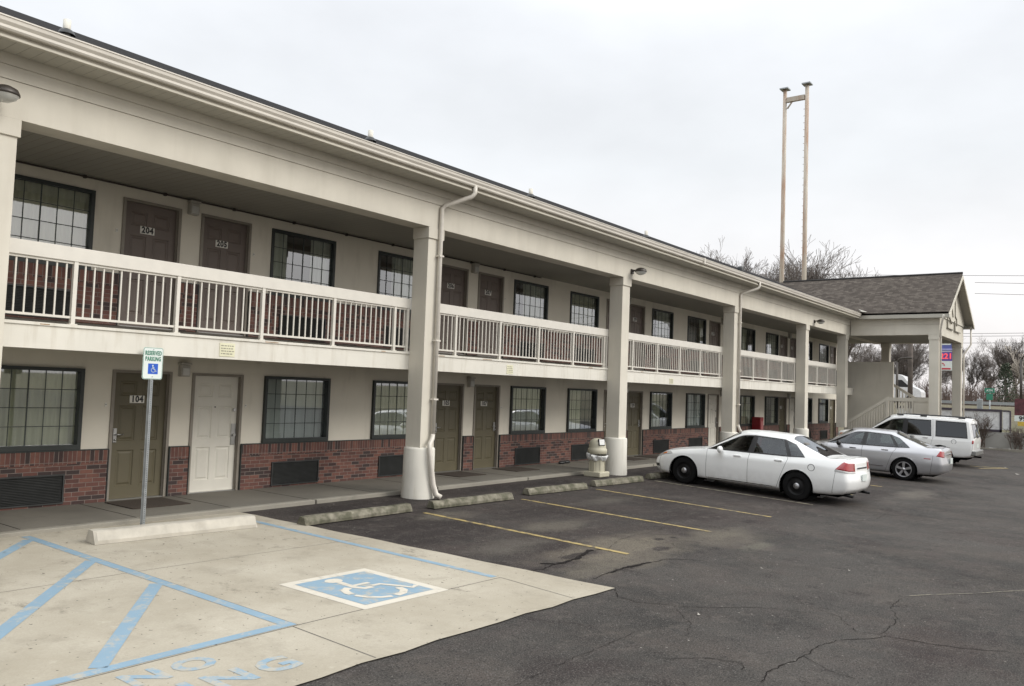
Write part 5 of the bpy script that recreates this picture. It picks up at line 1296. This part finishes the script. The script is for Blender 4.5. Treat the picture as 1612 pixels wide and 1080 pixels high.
# brush under the wood
mb = MB(); rq = random.Random(4)
for i in range(3000):
    x = rq.uniform(88, 108); y = rq.uniform(-16, 16)*(x/95); z = fz(x, y); h = rq.uniform(.8, 2.9)
    a = rq.uniform(0, 6.28); dx, dy = math.cos(a)*h*.25*rq.random(), math.sin(a)*h*.25*rq.random(); w = rq.uniform(.015, .04)
    mb.face([(x, y-w, z), (x, y+w, z), (x+dx, y+dy, z+h)])
    for k in range(2):
        t = rq.uniform(.3,.8); b = rq.uniform(-1,1)*h*.35; mb.face([(x+dx*t, y+dy*t, z+h*t), (x+dx*t, y+dy*t+w*1.3, z+h*t), (x+dx, y+dy+b, z+h*(t+.25))])
tag(mb.build('undergrowth', plain('brush', (.13,.095,.08), .95, var=.3, scale=1), fix=False), 'brown leafless undergrowth at the foot of the far wood', 'undergrowth', kind='stuff')
# dark evergreen in the wood
bm = MB(); rq = random.Random(8)
for i in range(1500):
    t = rq.random(); h = 3.6*(t**.8); r = 1.15*(1-t*.75)*math.sqrt(rq.random()); a = rq.uniform(0, 6.28); s = rq.uniform(.08,.2)
    c = Vector((r*math.cos(a), r*math.sin(a), .3+h)); n1 = Vector((rq.uniform(-1,1),rq.uniform(-1,1),rq.uniform(-1,1)))*s; n2 = Vector((rq.uniform(-1,1),rq.uniform(-1,1),rq.uniform(-1,1)))*s
    bm.face([c, c+n1, c+n2])
t = empty('evergreen_tree', (87, -3.2, fz(87,-3.2)), label='small dark evergreen in front of the leafless wood', cat='tree')
MB().tube([(0,0,0),(0,0,3)], .08, 6).build('trunk', M['bark'], t, local=True); bm.build('crown', plain('evergreen', (.035,.05,.028), .9, var=.3, scale=3), t, local=True, fix=False)
# highway on the bank
mb = MB(); mb.face([(78,-200,2.21),(90,-200,2.21),(90,200,2.21),(78,200,2.21)]); tag(mb.build('highway', M['curb']), kind='structure')
t = empty('guard_rail', (77, -4, 2.1), label='pale guard rail along the raised far road', cat='guard rail')
mb = MB(); mb.box(76.95,77.03,-30,12,2.28,2.52); mb.build('rail_beam', M['galv'], t)
for y in axis([(-29,11,4)]): MB().box(77.04,77.16,y-.06,y+.06,2.05,2.5).build('post', M['galv'], t)
# white van on the highway
VX, VY, VZ = 84.0, 6.05, 2.215
t = empty('white_van', (VX, VY, VZ), label='white high roof van on the far road behind the stair landing', cat='van')
prof = [(-2.6,.35),(-2.6,2.55),(-2.3,2.62),(1.0,2.62),(1.45,2.45),(2.15,1.55),(2.85,1.20),(3.0,1.0),(3.02,.35)]
mb = MB(); A = [(VX-.95, VY-a, VZ+z) for a, z in prof]; B = [(VX+.95, y, z) for _, y, z in A]
mb.face(A); mb.face(B[::-1])
for k in range(len(prof)): mb.face([A[k], A[(k+1) % len(A)], B[(k+1) % len(A)], B[k]])
mb.build('body', plain('van_white', (.62,.62,.62), .35), t)
mb = MB(); mb.face([(VX-.96, VY-a, VZ+z) for a, z in ((1.0,1.45),(1.05,2.1),(1.35,2.1),(2.0,1.5),(2.0,1.42))]); mb.build('window', M['cartrim'], t)
for a in (-1.6, 2.1): mb = MB(); mb.tube([(VX-.97,VY-a,VZ+.36),(VX-.75,VY-a,VZ+.36)], .36, 16); mb.build('wheel', M['tyre'], t)
# twin tall poles of an empty sign frame
t = empty('sign_frame', (70, 10.6, 1.6), label='pair of very tall rusty steel poles joined by a crossbar, an empty sign frame', cat='sign frame')
mt, nt_, b_ = newmat('rusty_pole'); v_ = pos(nt_, (1,1,.12)); 
c_ = mixc(nt_, rng(nt_, noise(nt_, v_, 2.2, 6, .7), .44, .62, 0, .8), (.47,.42,.35), (.30,.15,.08)); nt_.links.new(c_, b_.inputs['Base Color']); b_.inputs['Roughness'].default_value = .7
for (y, zt) in ((11.52, 29.0), (9.62, 29.1)):
    mb = MB(); mb.tube([(70,y,1.0),(70,y,14),(70,y,zt)], [.22,.19,.165], 14); p = mb.build('pole', mt, t); MB().box(69.6,70.4,y-.36,y+.36,zt,zt+.10).build('cap_plate', M['galv'], p)
mb = MB(); mb.box(69.85,70.15,9.8,11.35,27.85,28.25); mb.build('crossbar', mt, t)
mb = MB(); mb.tube([(70,11.3,27.3),(70,10.9,27.85)], .07, 6); mb.build('brace', mt, t)
mb = MB()
for k in range(26): z = 12+k*.6; mb.box(69.98,70.02,9.80,9.90,z,z+.03)
tag(mb.build('climbing_pegs', mt, t), kind='stuff')
# fuel price sign
t = empty('price_sign', (75, -.35, 1.9), label='tall purple and white fuel price sign glimpsed between the two canopy columns', cat='sign')
X = 75; sy = -.36; wd = 1.55
mb = MB(); mb.box(X+.06, X+.3, sy-.95, sy-.75, 1.5, 7.5); mb.build('post', M['galv'], t)
p = MB().box(X-.1,X+.05,sy-wd/2,sy+wd/2,4.92,7.55).build('cabinet', plain('sign_cab', (.5,.5,.52), .5), t)
def sgn_box(z0, z1, mat, nm, y0=sy-wd/2+.03, y1=sy+wd/2-.03, d=0): return MB().box(X-.118-d,X-.101-d,y0,y1,z0,z1).build(nm, mat, p)
sgn_box(6.55,7.5,plain('sign_purple_blue', (.10,.12,.36), .4),'top_panel'); sgn_box(5.72,6.45,plain('sign_purple', (.12,.07,.30), .4),'price_panel'); sgn_box(4.95,5.70,M['sign_white'],'logo_panel')
sgn_box(7.02,7.35,M['sign_white'],'name_panel',sy-.35,sy+.45,.02); sgn_box(6.60,6.72,plain('sign_lav', (.35,.35,.6), .4),'band',sy-.5,sy+.5,.02)
def side_text(txt, size, y, z, x, mat, nm, par, bold=.02): 
    Mx = Matrix(((0,0,-1,x),(-1,0,0,y),(0,1,0,z),(0,0,0,1))); return text_mb(txt, size, Mx, .005, bold).build(nm, mat, par, fix=False)
led, nt_, b_ = newmat('led_red'); b_.inputs['Base Color'].default_value = (.5,.05,.06,1); b_.inputs['Emission Color'].default_value = (1,.12,.14,1); b_.inputs['Emission Strength'].default_value = .55
side_text('221', .62, sy-.02, 6.08, X-.135, led, 'digits', p)
rl = plain('logo_red', (.5,.03,.05), .4)
mb = MB(); mb.tube([(X-.13, sy+.28-.17*math.cos(a*.45-.3), 5.36+.17*math.sin(a*.45-.3)) for a in range(9)], .035, 5); mb.box(X-.14,X-.12,sy-.35,sy+.35,5.02,5.14); mb.build('logo', rl, p)
# street lamp and utility poles
def lamp_post(x, y, zt, arm, label, ya=1):
    t = empty('street_lamp', (x, y, fz(x,y)), label=label, cat='street lamp'); mb = MB(); mb.tube([(x,y,fz(x,y)),(x,y,zt)], [.11,.08], 8); mb.tube([(x,y,zt-.05),(x,y+ya*.3*arm,zt+.25),(x,y+ya*arm,zt+.30)], .06, 6); mb.build('pole', M['bronze'], t)
    MB().bevbox(x-.15,x+.15,y+ya*arm-.35,y+ya*arm+.25,zt+.2,zt+.36,.05).build('lamp_head', M['bronze'], t)
lamp_post(70, 2.25, 5.4, .75, 'dark street lamp post seen under the canopy behind the landing', -1)
lamp_post(70, -6.1, 5.65, .6, 'black lamp post at the far right edge beyond the white wall', -1)
t = tag(MB().tube([(72,1.7,1.5),(72,1.7,9.5)], [.2,.16], 8).build('utility_pole', M['bark']), 'dark wooden utility pole rising behind the landing', 'utility pole')
# overhead wires
for i, (z, y0, y1) in enumerate(((17.35,60,-60),(16.3,2.6,-60),(15.0,2.6,-60),(10.62,40,-60),(10.3,40,-60),(9.5,40,-60))):
    mb = MB(); n = 30; pts = [(110, y0+(y1-y0)*k/n, z+.9*((k/n-.5)**2)+(.06*(y0+(y1-y0)*k/n) if i < 3 else 0)) for k in range(n+1)]
    mb.tube(pts, .028, 4, smooth=False); o = mb.build('overhead_wire', M['cartrim'])
    tag(o, ['highest overhead wire crossing above the gable peak','second overhead wire beside the gable peak','third overhead wire beside the gable slope','upper wire of the close pair beneath the gable','lower wire of the close pair beneath the gable','lowest overhead wire skimming the tree tops'][i], 'wire', 'overhead wires')
# boundary wall with framed panels
t = empty('boundary_wall', (50.9, -5.5, -.1), label='whitish boundary wall with dark framed upper panels at the end of the parking lot', cat='wall')
mw = m_concrete('wall_white', (.36,.35,.32), (.45,.44,.41), (.15,.13,.11))
mb = MB(); mb.box(50.8,50.95,-10.5,-2.0,-.3,.80); mb.build('wall_base', mw, t)
mb = MB(); mb.box(50.82,50.9,-7.05,-2.0,.93,1.88); mb.box(50.82,50.9,-7.5,-7.18,.93,1.90); mb.build('panel', plain('panel_white', (.66,.66,.65), .6, var=.15), t)
mb = MB(); mb.box(50.78,50.96,-7.14,-2,1.88,2.0); mb.box(50.78,50.96,-7.14,-7.05,.8,1.88); mb.box(50.78,50.96,-7.14,-2,.80,.93); mb.box(50.79,50.95,-7.56,-7.5,.8,1.95); mb.box(50.79,50.95,-7.5,-7.14,1.90,1.97); mb.build('panel_frame', plain('panel_frame', (.06,.05,.065), .6), t)
# soil verge with rubble
mb = MB(); mb.box(49.55,49.75,-40,-1.7,-.35,gz(49,-8)+.12); tag(mb.build('lot_kerb', M['curb']), kind='structure')
mb = MB(); rq = random.Random(6)
for i in range(420):
    x = rq.uniform(49.8,50.75); y = rq.uniform(-10,-3); s = rq.uniform(.02,.09); z = -.22+.15*(x-49.8); T_ = Matrix.Translation((x,y,z)) @ Matrix.Rotation(rq.uniform(0,3),4,'Z')
    mb.box(-s,s,-s*.6,s*.6,-s*.3,s*.5,T_)
mb.face([(49.74,-12,-.25),(50.8,-12,-.08),(50.8,-2,-.08),(49.74,-2,-.25)])
tag(mb.build('rubble_verge', plain('verge', (.085,.07,.055), .95, var=.4, scale=4, bumps=.5)), 'strip of dark soil and small stones at the foot of the boundary wall', 'soil', kind='stuff')
mb = MB()
for x, y, s in ((49.9,-6.9,.35),(49.85,-6.2,.2),(50.1,-7.6,.12)):
    mb.face([(x,y-s,-.12),(x+.1,y+s,-.10),(x+.35,y+s*.7,-.02),(x+.3,y-s*.8,-.05)]); mb.face([(x,y-s,-.12),(x,y-s*.2,-.02),(x+.1,y+s,-.10)])
tag(mb.build('litter', M['bag']), 'crumpled pale rubbish lying at the foot of the boundary wall', 'litter', kind='stuff')
# bare shrubs in front of the wall
sl2 = ['spreading leafless shrub in front of the white wall behind the truck', 'low leafless shrub at the right edge before the boundary wall', 'leafless shrub between the canopy column and the framed panels']
for i, (x, y, h, sd_) in enumerate(((50.2,-6.35,2.1,5),(50.3,-7.9,1.5,6),(50.3,-5.5,2.0,7))):
    T, Cr = bare_tree(500+sd_, h, .75, 4, .022, multi=7, minr=.005); tree_obj(T, Cr, (x, y, -.2), plain('shrub_bark', (.10,.075,.06), .9), sl2[i], 'shrub', 'shrubs by the wall', nm='bare_shrub')
# small signs by the road
t = empty('street_sign', (60, -5.4, .5), label='small green road sign on a post above the framed wall panels', cat='sign'); x = 60
MB().tube([(x,-5.4,.0),(x,-5.4,3.3)], .04, 6).build('post', M['galv'], t); pn = MB().box(x-.06,x-.03,-5.68,-5.12,3.0,3.3).build('panel', M['sign_green'], t); MB().box(x-.06,x-.03,-5.58,-5.22,2.55,2.95).build('lower_panel', M['sign_green'], t)
side_text('ATM', .17, -5.4, 3.15, x-.065, M['sign_white'], 'lettering', pn, .004)
t = empty('utility_box', (60, -4.85, .5), label='small grey utility box beside the green road sign', cat='utility box'); MB().bevbox(59.9,60.2,-5.0,-4.7,1.2,2.6,.03).build('cabinet', M['galv'], t)
t = empty('advert_banner', (52.5, -7.9, .5), label='dark red banner reading 99 cents at the right edge', cat='banner'); x = 52.5
MB().box(x,x+.1,-8.9,-8.8,-.2,2.9).build('post', M['bronze'], t); MB().box(x-.05,x-.01,-8.85,-7.55,1.72,2.62).build('picture', plain('banner_dark', (.10,.03,.035), .5, var=.5, scale=5), t)
w_ = MB().box(x-.06,x-.02,-8.85,-7.55,1.40,1.71).build('white_strip', M['sign_white'], t); side_text('99¢', .34, -8.0, 1.54, x-.065, M['ink'], 'lettering', w_, .01); MB().box(x-.05,x-.02,-8.85,-7.7,1.15,1.38).build('yellow_strip', plain('banner_yellow', (.55,.38,.06), .5), t)
